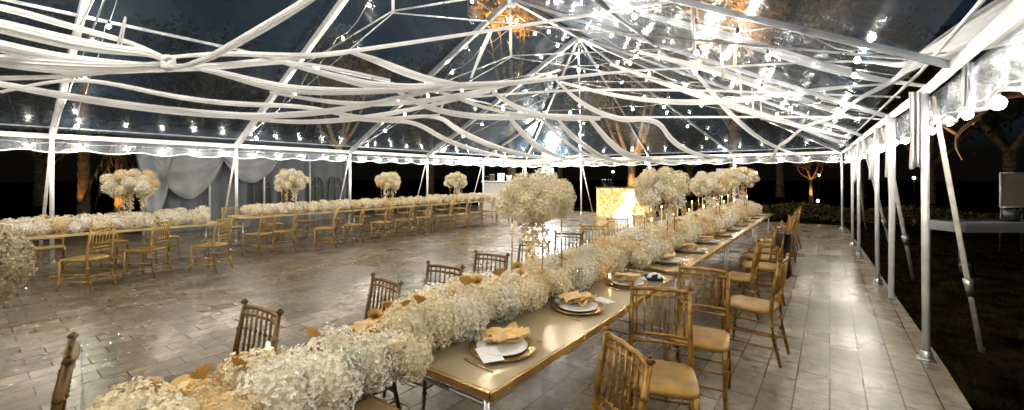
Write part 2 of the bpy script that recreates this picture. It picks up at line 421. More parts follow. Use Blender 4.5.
# roof sheets
def sheet(a, b, c, d, nu=24, nv=14, sag=.05):
    mb = MB(); a, b, c, d = map(Vector, (a, b, c, d)); vs = []
    for j in range(nv+1):
        for i in range(nu+1):
            u, v = i/nu, j/nv; p = a.lerp(b, u).lerp(d.lerp(c, u), v)
            vs.append(p+Vector((0, 0, .09-sag*math.sin(math.pi*v)*(.6+.4*math.cos(u*40)))))
    mb.add(vs, [(j*(nu+1)+i, j*(nu+1)+i+1, (j+1)*(nu+1)+i+1, (j+1)*(nu+1)+i) for j in range(nv) for i in range(nu)])
    return mb
part(sheet((XL, T0, ZE), (XL, TB, ZE), hub, (XC, -5.0, ZR), 64), 'roof_sheet', M['vinyl'])
part(sheet((XR(0), T0, ZE), (XR(TB), TB, ZE), hub, (XC, -5.0, ZR), 64), 'roof_sheet', M['vinyl'])
part(sheet((XL, TB, ZE), (XR(TB), TB, ZE), hub, hub, 32), 'roof_sheet', M['vinyl'])
# scalloped clear valance with white trim
def valance(p0, p1, out, h=.30):
    p0, p1 = Vector(p0), Vector(p1); L = (p1-p0).length; nn = int(L/.06); out = Vector(out)
    vs = []; low = []
    for i in range(nn+1):
        s = i/nn*L; p = p0.lerp(p1, i/nn); w = math.sin(s*9)*.02+math.sin(s*23)*.008
        sc = h - .05*abs(math.cos(math.pi*s/.8))**3
        vs += [p+Vector((0, 0, -.03))+out*.05, p+Vector((0, 0, -h*.5))+out*(.06+w), p+Vector((0, 0, -sc))+out*(.06-w)]
        low.append(p+Vector((0, 0, -sc))+out*(.06-w))
    mb = MB(); mb.add(vs, [(3*i+k, 3*i+3+k, 3*i+4+k, 3*i+1+k) for i in range(nn) for k in (0, 1)])
    o = part(mb, 'valance', M['valance'])
    tr = MB(); tr.tube(low, .013, 5, flat=(.5, 1.1)); part(tr, 'valance_trim', M['fabric'], o)
valance((XL, T0, ZE), (XL, TB, ZE), (-1, 0, 0)); valance((XL, TB, ZE), (XR(TB), TB, ZE), (0, 1, 0))
valance((XR(5)+.0, 5, ZE), (XR(TB), TB, ZE), (1, 0, 0), .34); valance((XR(0), -3, ZE), (XR(5), 5, ZE), (1, 0, 0), .34)

# ================================================================== STRING LIGHTS
bulb_m = MB().ball((0, 0, -.07), (.021, .021, .026), 8, 6).mesh('bulb', BULB)
bulbR_m = MB().ball((0, 0, -.08), (.034, .034, .038), 10, 7).mesh('fill_bulb', BULBR)
bulbE_m = MB().ball((0, 0, -.08), (.034, .034, .038), 10, 7).mesh('eave_bulb', BULBE)
sock_m = MB().lathe([(.0, .02), (.014, .015), (.016, -.04), (.012, -.045)], n=8).mesh('socket', M['dark'])
def lights(name_label, pts, step, big=False, drop=.0, sag=.05, jit=.1):
    root = thing('string_lights', name_label, 'string lights')
    P = [Vector(p) for p in pts]
    line = []; 
    for a, b in zip(P[:-1], P[1:]):
        L = (b-a).length; k = max(2, int(L/.35))
        for i in range(k): 
            q = a.lerp(b, i/k); q.z -= sag*math.sin(math.pi*((i*.35) % step)/step); line.append(q)
    line.append(P[-1])
    mb = MB(); mb.tube(line, .005, 4); build(mb, 'cable', M['strap'], root)
    # bulbs
    acc = step*.5
    for a, b in zip(line[:-1], line[1:]):
        L = (b-a).length
        while acc < L:
            q = a.lerp(b, acc/L)
            s = R.uniform(.85, 1.15)
            o = link('bulb', (bulbE_m if big == 2 else bulbR_m) if big else bulb_m, root, q-Vector((0, 0, drop)), (R.uniform(-.15, .15), R.uniform(-.15, .15), 0), (s, s, s))
            link('socket', sock_m, o)
            acc += step*R.uniform(1-jit, 1+jit)
        acc -= L
lights('string of small white bulbs along the left eave of the tent', [(XL+.07, -2, ZE-.10), (XL+.07, TB, ZE-.10)], .62)
lights('string of small bulbs along the far eave of the tent', [(XL, TB-.08, ZE-.1), (XR(TB), TB-.08, ZE-.1)], .62)
lights('string of large round bulbs hanging along the right eave', [(XR(0)+.1, -2, ZE-.22), (XR(5)+.1, 5, ZE-.22), (XR(TB)+.1, TB, ZE-.2)], .62, 2)
names = ['behind the camera', 'nearest the camera', 'over the front tables', 'second from the camera', 'below the middle ridge hub', 'ending at the far ridge hub']
for i, t in enumerate(hubs):
    if i < 1: continue
    for xe, sd in ((XL, 'left'), (XR(t), 'right')):
        a = Vector((xe, t+.25, ZE+.15)); b = Vector((XC, t+.25, ZR-.3))
        lights('bulbs strung up the %s roof slope, %s' % (sd, names[i]), [a, b], 1.05, sag=.14)
lights('bulbs strung along the roof ridge', [(XC, -4, ZR-.35), (XC, HUB, ZR-.35)], 1.1, sag=.15)
for k in (1, 3):
    x = XL+(XR(TB)-XL)*k/4
    lights('bulbs strung up the far hip of the roof, %s' % ('left side' if k == 1 else 'right side'), [(x, TB-.1, ZE+.12), hub-Vector((0, 0, .3))], 1.0, sag=.12)
lights('bulbs on a level cable across the far part of the tent', [(XL+4, 8.7, 3.35), (XR(9)-1.5, 8.9, 3.05), (XR(9), 8.9, 2.6)], .75, sag=.05)
lights('bulbs on a level cable across the middle of the tent', [(XL+2.2, 5.6, 3.35), (XR(6)-1.6, 5.8, 3.3), (XR(6), 5.8, 2.6)], .85, sag=.05)

lights('added unseen fill bulbs strung lengthwise above the near tables, out past the camera', [(-3.0, -4.5, 3.75), (-3.0, 1.3, 3.75)], .8, True)  # extra bulbs out of view, added to brighten the swags and near tables
lights('added unseen fill bulbs strung lengthwise over the left of the dance floor', [(-7.2, -4.5, 3.9), (-7.2, 1.0, 3.9)], .9, True)  # second added string out of view, brightens the left floor and swags
# flood light at the far eave
fp = at(549, 155, 18.0)
fl = thing('flood_light', 'very bright white flood light hanging at the far left eave', 'lamp', fp)
mb = MB(); mb.ball((0, 0, 0), (.32, .18, .32), 16, 10); build(mb, 'lens', FLOOD, fl)
mb = MB(); mb.tube([(0, .1, .2), (0, .25, .75)], .02, 6); mb.lathe([(.12, 0), (.15, .1), (.1, .2)], (0, .17, 0), 12); build(mb, 'housing', M['dark'], fl)

# ================================================================== RIBBONS
def ribbon(label, pts, wpx, m='fabric', name='fabric_swag', cat='fabric swag', fa=1.0, fb=.45):
    """pts = (px, py, depth) ; wpx = width in pixels (list or number)"""
    k = len(pts); W = wpx if isinstance(wpx, (list, tuple)) else [wpx]*k
    P = spline([at(*q) for q in pts], 8); n = len(P); nr = 16
    for it in range(14):                       # cloth hangs in smooth curves
        P = [P[0]]+[P[i]*.5+(P[i-1]+P[i+1])*.25 for i in range(1, n-1)]+[P[-1]]
    mb = MB(); ns = 3 if max(W) > 7 else 2; nv = 20
    for st in range(ns):
        ph = R.uniform(0, 6); fq = R.uniform(.02, .05); o = len(mb.v); so = (st-(ns-1)/2)/max(1, ns-1)*2
        for i, q in enumerate(P):
            u = i/(n-1)*(k-1); a = int(min(u, k-2)); fr = u-a
            w = W[a]*(1-fr)+W[a+1]*fr; d = pts[a][2]*(1-fr)+pts[a+1][2]*fr
            rad = w/F*d/2*(.88 if w < 16 else 1)
            t = (P[min(i+1, n-1)]-P[max(i-1, 0)]).normalized()
            sd = t.cross(Vector((0, 0, 1)))
            if sd.length < .2: sd = t.cross(Vector((sT, -cT, 0)))
            sd.normalize(); up = sd.cross(t).normalized()
            tw = .35*math.sin(i*fq+ph)+so*.25; hw = rad*(.80-.1*math.sin(i*.07+ph)); L = i/max(1, n-1)
            c = q+up*(so*rad*.38*math.sin(math.pi*min(1, L*1.0)+.15))+sd*(rad*.28*so)
            for j in range(nv+1):
                v = j/nv*2-1
                x = rad*(.15*math.sin(v*9+ph+i*.02)+.10*math.sin(v*17-i*.035+ph*2)+.25*(1-v*v)*so)
                y = v*hw
                mb.v.append(tuple(c+sd*(x*math.cos(tw)-y*math.sin(tw))+up*(x*math.sin(tw)+y*math.cos(tw))))
        for i in range(n-1):
            for j in range(nv): mb.f.append((o+i*(nv+1)+j, o+i*(nv+1)+j+1, o+(i+1)*(nv+1)+j+1, o+(i+1)*(nv+1)+j)); mb.m.append(0)
    return tag(build(mb, name, M[m]), label, cat, 'white fabric swags under the tent roof')
rb = ribbon
rb('broad beige topmost swag at the upper left, running into the knot', [(-60, 12, 2.6), (0, 25, 2.8), (60, 40, 3), (110, 49, 3.1), (150, 53, 3.2), (166, 62, 3.3)], [17, 15, 13, 10, 8, 6])
rb('grey second swag below the broad beige one at the upper left', [(-60, 30, 2.6), (0, 46, 2.8), (50, 56, 3), (100, 62, 3.1), (166, 66, 3.3)], [15, 14, 11, 9, 7])
rb('bright white third swag at the upper left, running level into the knot', [(-60, 52, 2.7), (0, 61, 2.9), (70, 67, 3), (120, 67, 3.1), (166, 64, 3.3)], [13, 12, 13, 9, 7])
rb('small white swag under the bright white one at the left edge', [(-50, 80, 3), (0, 78, 3), (50, 77, 3.1), (90, 74, 3.2), (166, 67, 3.35)], [5, 5, 4, 4, 4])
rb('low drooping swag from the left edge to the middle of the roof', [(-60, 74, 3.1), (0, 84, 3.2), (65, 96, 3.3), (133, 106, 3.5), (200, 113, 3.7), (266, 116, 4), (340, 110, 4.3), (406, 96, 4.6), (455, 86, 4.9)], [7, 7, 7, 7, 7, 6, 7, 6, 4])
rb('thin pale swag just above the low drooping one', [(0, 92, 3.4), (60, 80, 3.4), (110, 83, 3.5), (165, 95, 3.8), (230, 104, 4), (300, 106, 4.3), (340, 114, 4.6), (378, 119, 5), (420, 117, 5.3), (439, 115, 5.5)], [4, 4, 5, 5, 5, 4, 4, 4, 3, 3])
rb('taut thin ribbon rising from the knot to the top centre', [(168, 57, 3.3), (230, 53, 3.6), (300, 56, 4), (345, 52, 4.3), (500, 29, 4.4), (680, 0, 4.4), (760, -14, 4.4)], [5, 6, 6, 4, 3.2, 3.2, 3.2])
rb('ribbon crossing just under the taut thin one from the knot', [(168, 66, 3.3), (220, 65, 3.6), (266, 60, 3.9), (340, 54, 4.2), (352, 52, 4.3)], [6, 5, 5, 4, 3])
rb('wide ribbon pulled steeply up from the knot to the top edge', [(175, 68, 3.3), (205, 60, 3.2), (240, 41, 3), (290, 12, 2.8), (325, -12, 2.7)], [4, 6, 8, 10, 12])
rb('thick swag leaving the knot and sagging right', [(185, 66, 3.4), (225, 74, 3.6), (266, 85, 3.8), (310, 91, 4), (386, 91, 4.4), (440, 87, 4.8)], [4, 7, 9, 9, 7, 5])
rb('long swag from the upper left slope to the right of the roof centre', [(262, 57, 3.8), (300, 67, 4), (345, 79, 4.3), (380, 87, 4.5), (423, 88, 4.8), (466, 86, 5), (512, 83, 5.2), (560, 78, 5.4), (640, 70, 5.4), (700, 68, 5.3)], [3, 5, 7, 9, 9, 8, 6, 4, 3, 2.5])
rb('swag curving down from the taut ribbon at the roof centre', [(350, 52, 4.3), (375, 60, 4.5), (400, 70, 4.6), (430, 80, 4.8), (466, 85, 5)], [4, 6, 7, 7, 5])
rb('swag looping below the roof centre toward the flood light side', [(395, 90, 4.8), (415, 101, 5.2), (440, 111, 5.6), (480, 117, 6), (520, 117, 6.3), (560, 116, 6.5), (600, 118, 6.6)], [4, 6, 6, 6, 6, 5, 4])
rb('fine ribbon above the looping centre swag', [(430, 88, 5), (455, 97, 5.4), (480, 106, 5.8), (510, 113, 6.2), (540, 117, 6.4)], 3.2)
rb('ribbon dropping from the centre and levelling beneath the bright roof sheet', [(485, 84, 5.2), (500, 98, 5.6), (525, 111, 6), (560, 119, 6.4), (600, 119, 6.6)], [3, 4, 4.5, 4.5, 4])
rb('swag dipping under the far ridge hub and rising right', [(556, 80, 5.5), (575, 98, 6), (598, 112, 6.4), (625, 120, 6.7), (640, 119, 6.9), (660, 123, 7), (669, 137, 7.6), (684, 149, 8.8), (704, 156, 10.2), (727, 158, 12)], [3, 5, 5, 5, 4, 4.5, 5, 5, 4, 3])
rb('ribbon falling to the far left eave, leftmost of the fan', [(340, 117, 6), (378, 121, 6.6), (416, 122, 7.2), (442, 138, 9), (475, 150, 12), (506, 157, 15.5)], [4, 4, 4, 4.5, 4, 3.5])
rb('ribbon falling to the far left eave, second of the fan', [(380, 119, 6), (438, 116, 7), (454, 128, 8.5), (482, 142, 11), (518, 154, 14.5), (556, 159, 16)], [3, 4, 5, 5, 4.5, 4])
rb('ribbon falling to the eave right at the flood light', [(509, 117, 7), (518, 128, 8), (533, 143, 10.5), (551, 154, 14), (575, 160, 16), (600, 158, 15.8)], [5, 6, 6, 5, 4, 4])
rb('slender ribbon falling just right of the flood light', [(541, 118, 7), (556, 133, 8.5), (579, 152, 13), (600, 158, 15.8)], 3.2)
rb('ribbon falling toward the third far pole', [(558, 119, 7), (568, 131, 8), (584, 145, 10.5), (602, 157, 14), (622, 162, 15.5), (650, 160, 15.4)], [4, 5, 5, 4.5, 4, 3])
rb('ribbon falling above the forked tree trunk', [(590, 119, 6.8), (600, 131, 7.6), (613, 145, 9.5), (630, 156, 12.5), (663, 162, 14.8), (700, 160, 14)], [4, 5, 5, 5, 4, 3])
rb('twisted ribbon dropping down at the far right eave', [(900, 76, 4.6), (880, 88, 5), (858, 99, 5.6), (841, 113, 6), (822, 121, 6.4), (803, 127, 7), (788, 141, 8), (778, 146, 8.8), (774, 156, 10), (766, 162, 11), (757, 157, 12)], [8, 7, 6, 6, 4, 4, 5, 4, 5, 5, 3])
rb('broad grey sheer swag sweeping along the upper right corner', [(1090, -30, 2.1), (1024, 10, 2.4), (985, 28, 2.8), (950, 45, 3.2), (920, 60, 3.7), (895, 80, 4.4)], [70, 56, 42, 30, 18, 8])
rb('pale narrow swag under the broad sheer one at the upper right', [(1090, 20, 2.0), (1024, 34, 2.5), (985, 44, 2.9), (945, 53, 3.4), (900, 66, 4.2), (860, 60, 4.6), (700, 68, 5.0)], [16, 15, 12, 9, 6, 3, 3])
rb('taut ribbon slanting across the right slope near the middle', [(440, 100, 5.4), (560, 90, 5.8), (680, 90, 6), (760, 92, 6.2), (900, 97, 6.2)], 2.4)
rb('taut low ribbon across the right half of the roof', [(600, 117, 7.6), (700, 117, 7.6), (850, 117, 7.4), (886, 120, 7)], 2.2)
rb('short ribbon hanging steeply left of the far ridge hub', [(491, 30, 6), (481, 52, 5.6), (471, 78, 5.1)], [5, 4, 3])
rb('short ribbon hanging below the looping swags at left centre', [(448, 93, 5), (443, 103, 5.4), (438, 116, 6)], [2.5, 3.5, 2.5])
rb('ribbon looped upright above the bundle at the upper left', [(118, 44, 3.0), (122, 28, 2.9), (126, 15, 2.8), (124, 30, 2.9), (121, 46, 3.05)], 2.2)
rb('narrow bright swag crossing the left roof under the knot', [(0, 66, 3.3), (80, 73, 3.3), (150, 70, 3.4), (215, 68, 3.7), (285, 62, 4.1), (330, 67, 4.5), (390, 80, 5)], [3, 4, 4, 4, 3, 3, 3])
rb('sheer swag following the right roof slope, topmost', [(640, 14, 6.6), (720, 34, 6.2), (800, 60, 5.8), (870, 78, 5.4), (925, 86, 4.8)], [5, 8, 9, 7, 4])
rb('sheer swag following the right roof slope, middle one', [(640, 52, 7.6), (720, 72, 7.4), (790, 96, 7.2), (860, 120, 7.0)], [4, 7, 7, 4])
rb('sheer swag following the right roof slope, lowest one', [(610, 64, 8.8), (690, 92, 8.8), (770, 118, 8.8), (850, 138, 8.8)], [3, 5, 5, 3])
rb('swag sagging between the taut ribbons right of centre', [(560, 82, 6), (620, 97, 6.4), (690, 103, 6.6), (760, 98, 6.6), (830, 88, 6.2), (890, 84, 5.6)], [3, 4, 5, 5, 4, 3])
rb('loose ribbon falling from the right roof slope toward the far eave', [(690, 66, 7), (712, 92, 8), (735, 118, 9.5), (765, 142, 12), (800, 156, 14)], [3, 4.5, 5, 4, 3])
rb('ribbon crossing under the long upper left swag', [(270, 92, 4.2), (330, 102, 4.6), (390, 104, 5), (450, 97, 5.3), (510, 84, 5.6), (560, 70, 5.8)], [4, 5, 5, 5, 4, 3])
rb('ribbon rising from the low left swag to the roof centre', [(206, 113, 4), (280, 122, 4.5), (350, 120, 5), (420, 108, 5.4), (490, 92, 5.6)], [3, 4, 5, 4, 3])
rb('wide loose swag across the far upper left edge', [(-60, -2, 2.8), (0, 6, 3), (70, 26, 3.2), (130, 42, 3.3), (167, 58, 3.35)], [7, 7, 6, 5, 4])
# thin gathered swags along the far eave
for a, b, nm in ((500, 578, 'between the flood light and the second far pole'), (578, 648, 'between the second and third far poles'), (648, 733, 'between the third and fourth far poles')):
    rb('shallow swag along the far eave ' + nm, [(a, 157, 16), ((a*2+b)/3, 162, 16), ((a+2*b)/3, 162, 15), (b, 157, 14)], 2.6, 'wfabric')
# knot
kn = MB(); c = at(168, 63, 3.3)
for k in range(5):
    a0 = R.uniform(0, 3); kn.tube([c+Vector((math.cos(a0+u*.7)*.035, math.sin(a0+u*.7)*.035, math.sin(u*.7+k)*.045)) for u in range(10)], .018, 7)
tag(build(kn, 'fabric_knot', M['fabric']), 'white knot tying the swags together at the upper left', 'knot')
# hanging cloth at right pole
def cloth_hang(label, px, y0, y1, d, wpx, m='fabric'):
    mb = MB(); nu, nv = 24, 14; vs = []
    for j in range(nv+1):
        for i in range(nu+1):
            u, v = i/nu, j/nv
            q = at(px+(u-.5)*wpx*(1-.2*math.sin(v*3)), y0+(y1-y0)*v+math.sin(u*9)*1.5*v, d+.05*math.sin(u*19+v)+.02*math.sin(u*31))
            vs.append(q)
    mb.add(vs, [(j*(nu+1)+i, j*(nu+1)+i+1, (j+1)*(nu+1)+i+1, (j+1)*(nu+1)+i) for j in range(nv) for i in range(nu)])
    o = build(mb, 'hanging_cloth', M[m]); s = o.modifiers.new('Solidify', 'SOLIDIFY'); s.thickness = .004
    return tag(o, label, 'hanging cloth')
cloth_hang('white cloth hanging from the right eave beside the nearest pole', 917, 92, 168, 3.75, 17)
cloth_hang('short bright cloth gathered at the right eave near the large bulbs', 967, 62, 108, 2.9, 13)

cloth_hang('white cloth gathered at the second right pole', 889, 128, 176, 5.6, 9)
cloth_hang('white cloth gathered at the third right pole', 872, 138, 178, 7.8, 7)
cloth_hang('small white cloth gathered at the far right poles', 856, 148, 182, 10.3, 6)
# ================================================================== CHAIRS
def chair_proto(m, ms, label):
    t = thing('chiavari_chair', label, 'chair')
    w = .19; d = .19; zs = .45
    mb = MB()
    prof = []
    # seat: rounded trapezoid board, front at +y
    pts = []
    for k in range(28):
        a = 2*math.pi*k/28; cx = math.copysign(abs(math.cos(a))**.35, math.cos(a)); cy = math.copysign(abs(math.sin(a))**.35, math.sin(a))
        pts.append(((w+.012+.012*cy)*cx, (d+.012)*cy))
    lv = [(zs-.03, .96), (zs-.024, 1), (zs-.004, 1), (zs+.004, .97), (zs+.008, .7), (zs+.005, .3)]
    vs = [(x*s, y*s, z) for z, s in lv for x, y in pts]; n = 28
    mb.add(vs, [(i*n+j, i*n+(j+1) % n, (i+1)*n+(j+1) % n, (i+1)*n+j) for i in range(5) for j in range(n)]+[tuple(range(n))[::-1], tuple(5*n+j for j in range(n))])
    build(mb, 'seat', ms, t)
    for sx in (-1, 1):
        l = MB(); l.tube([(sx*w, d+.015, 0), (sx*w*.98, d, .16), (sx*w*.98, d-.005, .3), (sx*w*.97, d-.01, zs-.02)], [.011, .014, .017, .017], 8)
        for z in (.12, .30, .38): l.lathe([(.012, -.012), (.021, 0), (.012, .012)], (sx*w*.98, d, z), 8)
        build(l, 'leg', m, t)
        l = MB(); l.tube([(sx*w*.95, -d-.07, 0), (sx*w*.95, -d-.02, .22), (sx*w*.93, -d, zs), (sx*w*.92, -d-.02, .66), (sx*w*.9, -d-.065, .90)], [.012, .015, .017, .016, .013], 8)
        for z, y in ((.14, -.035), (.32, -.008), (.56, -.01), (.76, -.04), (.9, -.065)): l.lathe([(.010, -.014), (.021, 0), (.010, .014)], (sx*w*.93, -d+y, z), 8)
        build(l, 'leg', m, t)
    s = MB()
    for z in (.14, .24):
        for sx in (-1, 1): s.tube([(sx*w*.96, d-.002, z), (sx*w*.94, -d-.03, z)], .0085, 6)
    for z in (.17, .28): s.tube([(-w*.96, d, z), (w*.96, d, z)], .0085, 6)
    s.tube([(-w*.93, -d-.02, .2), (w*.93, -d-.02, .2)], .0085, 6)
    build(s, 'stretcher', m, t)
    b = MB()
    def by(z): return -d-.065*max(0, (z-.45)/.45)**1.3
    for z, r in ((.875, .013), (.835, .009), (.60, .011), (.555, .009)):
        b.tube([(-w*.9, by(z), z), (-w*.4, by(z)-.018, z+.004), (w*.4, by(z)-.018, z+.004), (w*.9, by(z), z)], r, 6)
    for k in range(7):
        x = -w*.75+w*1.5*k/6; b.tube([(x, by(.6)-.017, .6), (x, by(.72)-.018, .72), (x, by(.835)-.016, .87)], .0065, 6)
        for z in (.68, .76): b.lathe([(.006, -.01), (.012, 0), (.006, .01)], (x, by(z)-.017, z), 6)
    build(b, 'backrest', m, t)
    return t
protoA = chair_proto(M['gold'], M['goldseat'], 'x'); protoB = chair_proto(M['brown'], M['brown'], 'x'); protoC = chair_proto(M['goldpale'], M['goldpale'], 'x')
for p_ in (protoA, protoB, protoC): proto_done(p_)
used = set()
def chair(pr, x, y, rz, label, group):
    o = pr if pr.name not in used else copy_tree(pr)
    used.add(pr.name)
    o.location = (x, y, 0); o.rotation_euler = (0, 0, rz); tag(o, label, 'chair', group); return o
PI = math.pi
# facing direction of the chair = +y local. rz=pi/2 -> faces -x ; -pi/2 -> faces +x ; pi -> faces -y
gR = 'gold chairs on the aisle side of the long table'
rc = [(-.84, 1.50, PI-.67), (-.79, 2.47, PI+.3), (-.76, 3.26, PI+.1), (-.57, 4.38, PI/2-.1), (-.88, 5.5, PI/2), (-.72, 6.35, PI/2+.1)] + [(-.80+R.uniform(-.05, .05), 7.05+.64*k, PI/2+R.uniform(-.15, .15)) for k in range(8)]
rl = ['gold chair with its backrest at the bottom edge, nearest on the aisle side',
      'gold chair turned toward the viewer, second nearest on the aisle side',
      'gold chair with a broad seat, third nearest on the aisle side',
      'gold chair pulled out furthest into the aisle, seen from the side',
      'gold chair tucked under the table behind the pulled out one',
      'gold chair with a black jacket over its back']
for i, (x, y, a) in enumerate(rc):
    lab = rl[i] if i < 6 else 'gold chair on the aisle side, %s beyond the chair with the jacket' % ORD[i-6]
    chair(protoA, x, y, a, lab, gR)
# jacket on the chair back
jb = MB(); nu, nv = 14, 12; vs = []
for j in range(nv+1):
    for i in range(nu+1):
        u, v = i/nu, j/nv; ang = (u-.5)
        front = v < .35
        vs.append((ang*.40*(1-.1*v), (-.21 if v < .3 else -.285)-.03*math.sin(u*9+v*4), (.72+v/.3*.19) if v < .3 else .915-(v-.3)/.7*(.55-.08*math.sin(u*7))))
jb.add(vs, [(j*(nu+1)+i, j*(nu+1)+i+1, (j+1)*(nu+1)+i+1, (j+1)*(nu+1)+i) for j in range(nv) for i in range(nu)])
jo = build(jb, 'jacket', M['black'], loc=(rc[5][0], rc[5][1], 0), rot=(0, 0, rc[5][2])); s = jo.modifiers.new('Solidify', 'SOLIDIFY'); s.thickness = .015
tag(jo, 'black jacket draped over the back of a gold chair', 'jacket')
gL = 'dark gold chairs on the dance floor side of the long table'
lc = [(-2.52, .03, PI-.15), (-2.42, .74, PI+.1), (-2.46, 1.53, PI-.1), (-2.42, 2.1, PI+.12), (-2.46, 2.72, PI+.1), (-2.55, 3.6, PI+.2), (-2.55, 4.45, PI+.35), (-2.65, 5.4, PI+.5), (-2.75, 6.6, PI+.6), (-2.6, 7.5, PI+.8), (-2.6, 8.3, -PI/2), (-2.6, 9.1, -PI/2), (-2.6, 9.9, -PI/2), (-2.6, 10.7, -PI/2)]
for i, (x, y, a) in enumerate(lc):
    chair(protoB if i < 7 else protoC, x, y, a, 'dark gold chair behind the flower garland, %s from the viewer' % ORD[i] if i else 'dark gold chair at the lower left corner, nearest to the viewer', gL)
g1 = 'pale gold chairs at the left tables'
for i, (x, y, a) in enumerate([(-8.5, 1.12, PI-.93), (-8.80, 1.85, PI-.85), (-8.45, 2.62, PI-1.0)]):
    chair(protoC, x, y, a, 'pale gold chair in front of the leftmost table, %s from the left' % ORD[i], g1)
for i, (x, y) in enumerate([(-9.3, 3.72), (-9.35, 4.25), (-9.15, 5.05), (-9.3, 5.85), (-9.2, 6.6), (-9.3, 7.4), (-9.35, 8.1), (-9.3, 8.9), (-9.3, 9.6), (-9.3, 10.3), (-9.3, 11.0), (-9.3, 11.7)]):
    chair(protoC, x, y, PI-.75+R.uniform(-.45, .35), 'pale gold chair in front of the long far row, %s from the left' % ORD[i], g1)
for i, y in enumerate([.9, 1.65, 2.4]):
    chair(protoC, -10.25, y, -PI/2+R.uniform(-.2, .2), 'pale gold chair behind the leftmost table, %s from the left' % ORD[i], g1)
for i in range(10):
    chair(protoC, -11.0, 3.9+i*.82, -PI/2+R.uniform(-.2, .2), 'pale gold chair behind the long far row, %s from the left' % ORD[i], g1)

# ================================================================== TABLES
def table(label, x0, x1, y0, y1, top, edge, group, z=.75, legm='steel', bright=True):
    cx, cy = (x0+x1)/2, (y0+y1)/2; w, l = x1-x0, y1-y0
    t = thing('banquet_table', label, 'table', (cx, cy, 0), 0, group)
    mb = MB(); mb.box((0, 0, z-.012), (w-.02, l-.02, .024)); build(mb, 'tabletop', M[top], t, False, bevel=.004)
    e = MB()
    for s in (-1, 1):
        e.box((s*(w/2-.004), 0, z-.020), (.016, l+.0, .036)); e.box((0, s*(l/2-.004), z-.0205), (w-.028, .016, .035))
    build(e, 'edge_trim', M[edge], t, False, bevel=.003)
    for sx in (-1, 1):
        for sy in (-1, 1):
            lg = MB(); lg.tube([(sx*(w/2-.07), sy*(l/2-.05), z-.04), (sx*(w/2-.07), sy*(l/2-.05), 0)], .014, 8); lg.lathe([(.02, 0), (.02, .03), (.014, .035)], (sx*(w/2-.07), sy*(l/2-.05), 0), 8)
            build(lg, 'leg', M[legm], t)
    for sy in (-1, 1):
        r = MB()
        r.tube([(-w/2+.07, sy*(l/2-.05), z-.09), (w/2-.07, sy*(l/2-.05), z-.09)], .010, 8)
        q_ = MB(); q_.tube([(-w/2+.07, sy*(l/2-.05), .18), (w/2-.07, sy*(l/2-.05), .18)], .010, 8); build(q_, 'cross_bar', M[legm], t)
        r.tube([(0, sy*(l/2-.05), z-.09), (0, sy*(l/2-.65), z-.05)], .009, 6)
        build(r, 'leg_frame', M[legm], t)
    return t
X0, X1 = -2.17, -1.06
TT = [(-1.5, .98), (1.27, 3.71), (3.92, 6.34), (6.42, 8.84), (8.92, 11.4)]
tl = ['wooden topped table in the bottom left foreground under the garland', 'champagne gloss topped table in front with a bare metal-edged corner',
      'second gloss topped table along the aisle, below the round bouquet', 'third gloss topped table along the aisle', 'farthest gloss topped table along the aisle']
for i, (a, b) in enumerate(TT):
    table(tl[i], X0, X1, a, b, 'wood' if i == 0 else 'champagne', 'goldmetal' if i != 1 else 'goldmetal', 'tables of the long main row', legm='steel' if i else 'steel')
LT = [(-9.85, -9.03, .55, 3.0), (-10.6, -9.82, 3.6, 6.15), (-10.6, -9.82, 6.2, 8.75), (-10.6, -9.82, 8.8, 11.9)]
ll = ['leftmost wooden topped table beneath white flowers', 'wooden topped table at the start of the far left row', 'wooden topped table in the middle of the far left row', 'last wooden topped table of the far left row, toward the bar']
for l_, q in zip(ll, LT): table(l_, *q, 'tanedge', 'tanedge', 'tables of the left row')

# ================================================================== FLOWERS
def fib(n, i):
    ph = math.acos(1-2*(i+.5)/n); th = math.pi*(1+5**.5)*i
    return Vector((math.sin(ph)*math.cos(th), math.sin(ph)*math.sin(th), math.cos(ph)))
def hyd(nf, seed, pet=.30):
    rr = random.Random(seed); mb = MB(); mb.mi = 1
    mb.ball((0, 0, 0), .76, 10, 7); mb.mi = 0
    for i in range(nf):
        n = (fib(nf, i)+Vector((rr.uniform(-.07, .07), rr.uniform(-.07, .07), rr.uniform(-.07, .07)))).normalized()
        a = n.orthogonal().normalized(); b = n.cross(a); ro = rr.uniform(0, 1.57); rad = rr.uniform(.84, 1.08)
        tn = (n+a*rr.uniform(-.7, .7)+b*rr.uniform(-.7, .7)).normalized(); a = tn.orthogonal().normalized(); b = tn.cross(a)
        c = n*rad
        for k in range(4):
            an = ro+k*math.pi/2; d1 = a*math.cos(an)+b*math.sin(an); d2 = a*math.cos(an+1.57)+b*math.sin(an+1.57)
            L = pet*rr.uniform(.5, .72); W = L*.46
            mb.add([c, c+d1*L*.55+d2*W+tn*.03, c+d1*L+tn*rr.uniform(-.04, .07), c+d1*L*.55-d2*W+tn*.03], [(0, 1, 2, 3)])
    return mb
hyd_hi = [[hyd(520, s, .155).mesh('hydrangea', [M[m], M['core']], False) for s in (1, 2)] for m in ('hyd', 'hydw', 'hydg')]
hyd_lo = [[hyd(170, s, .26).mesh('hydrangea_small', [M[m], M['core']], False) for s in (3, 4)] for m in ('hyd', 'hydw', 'hydg')]
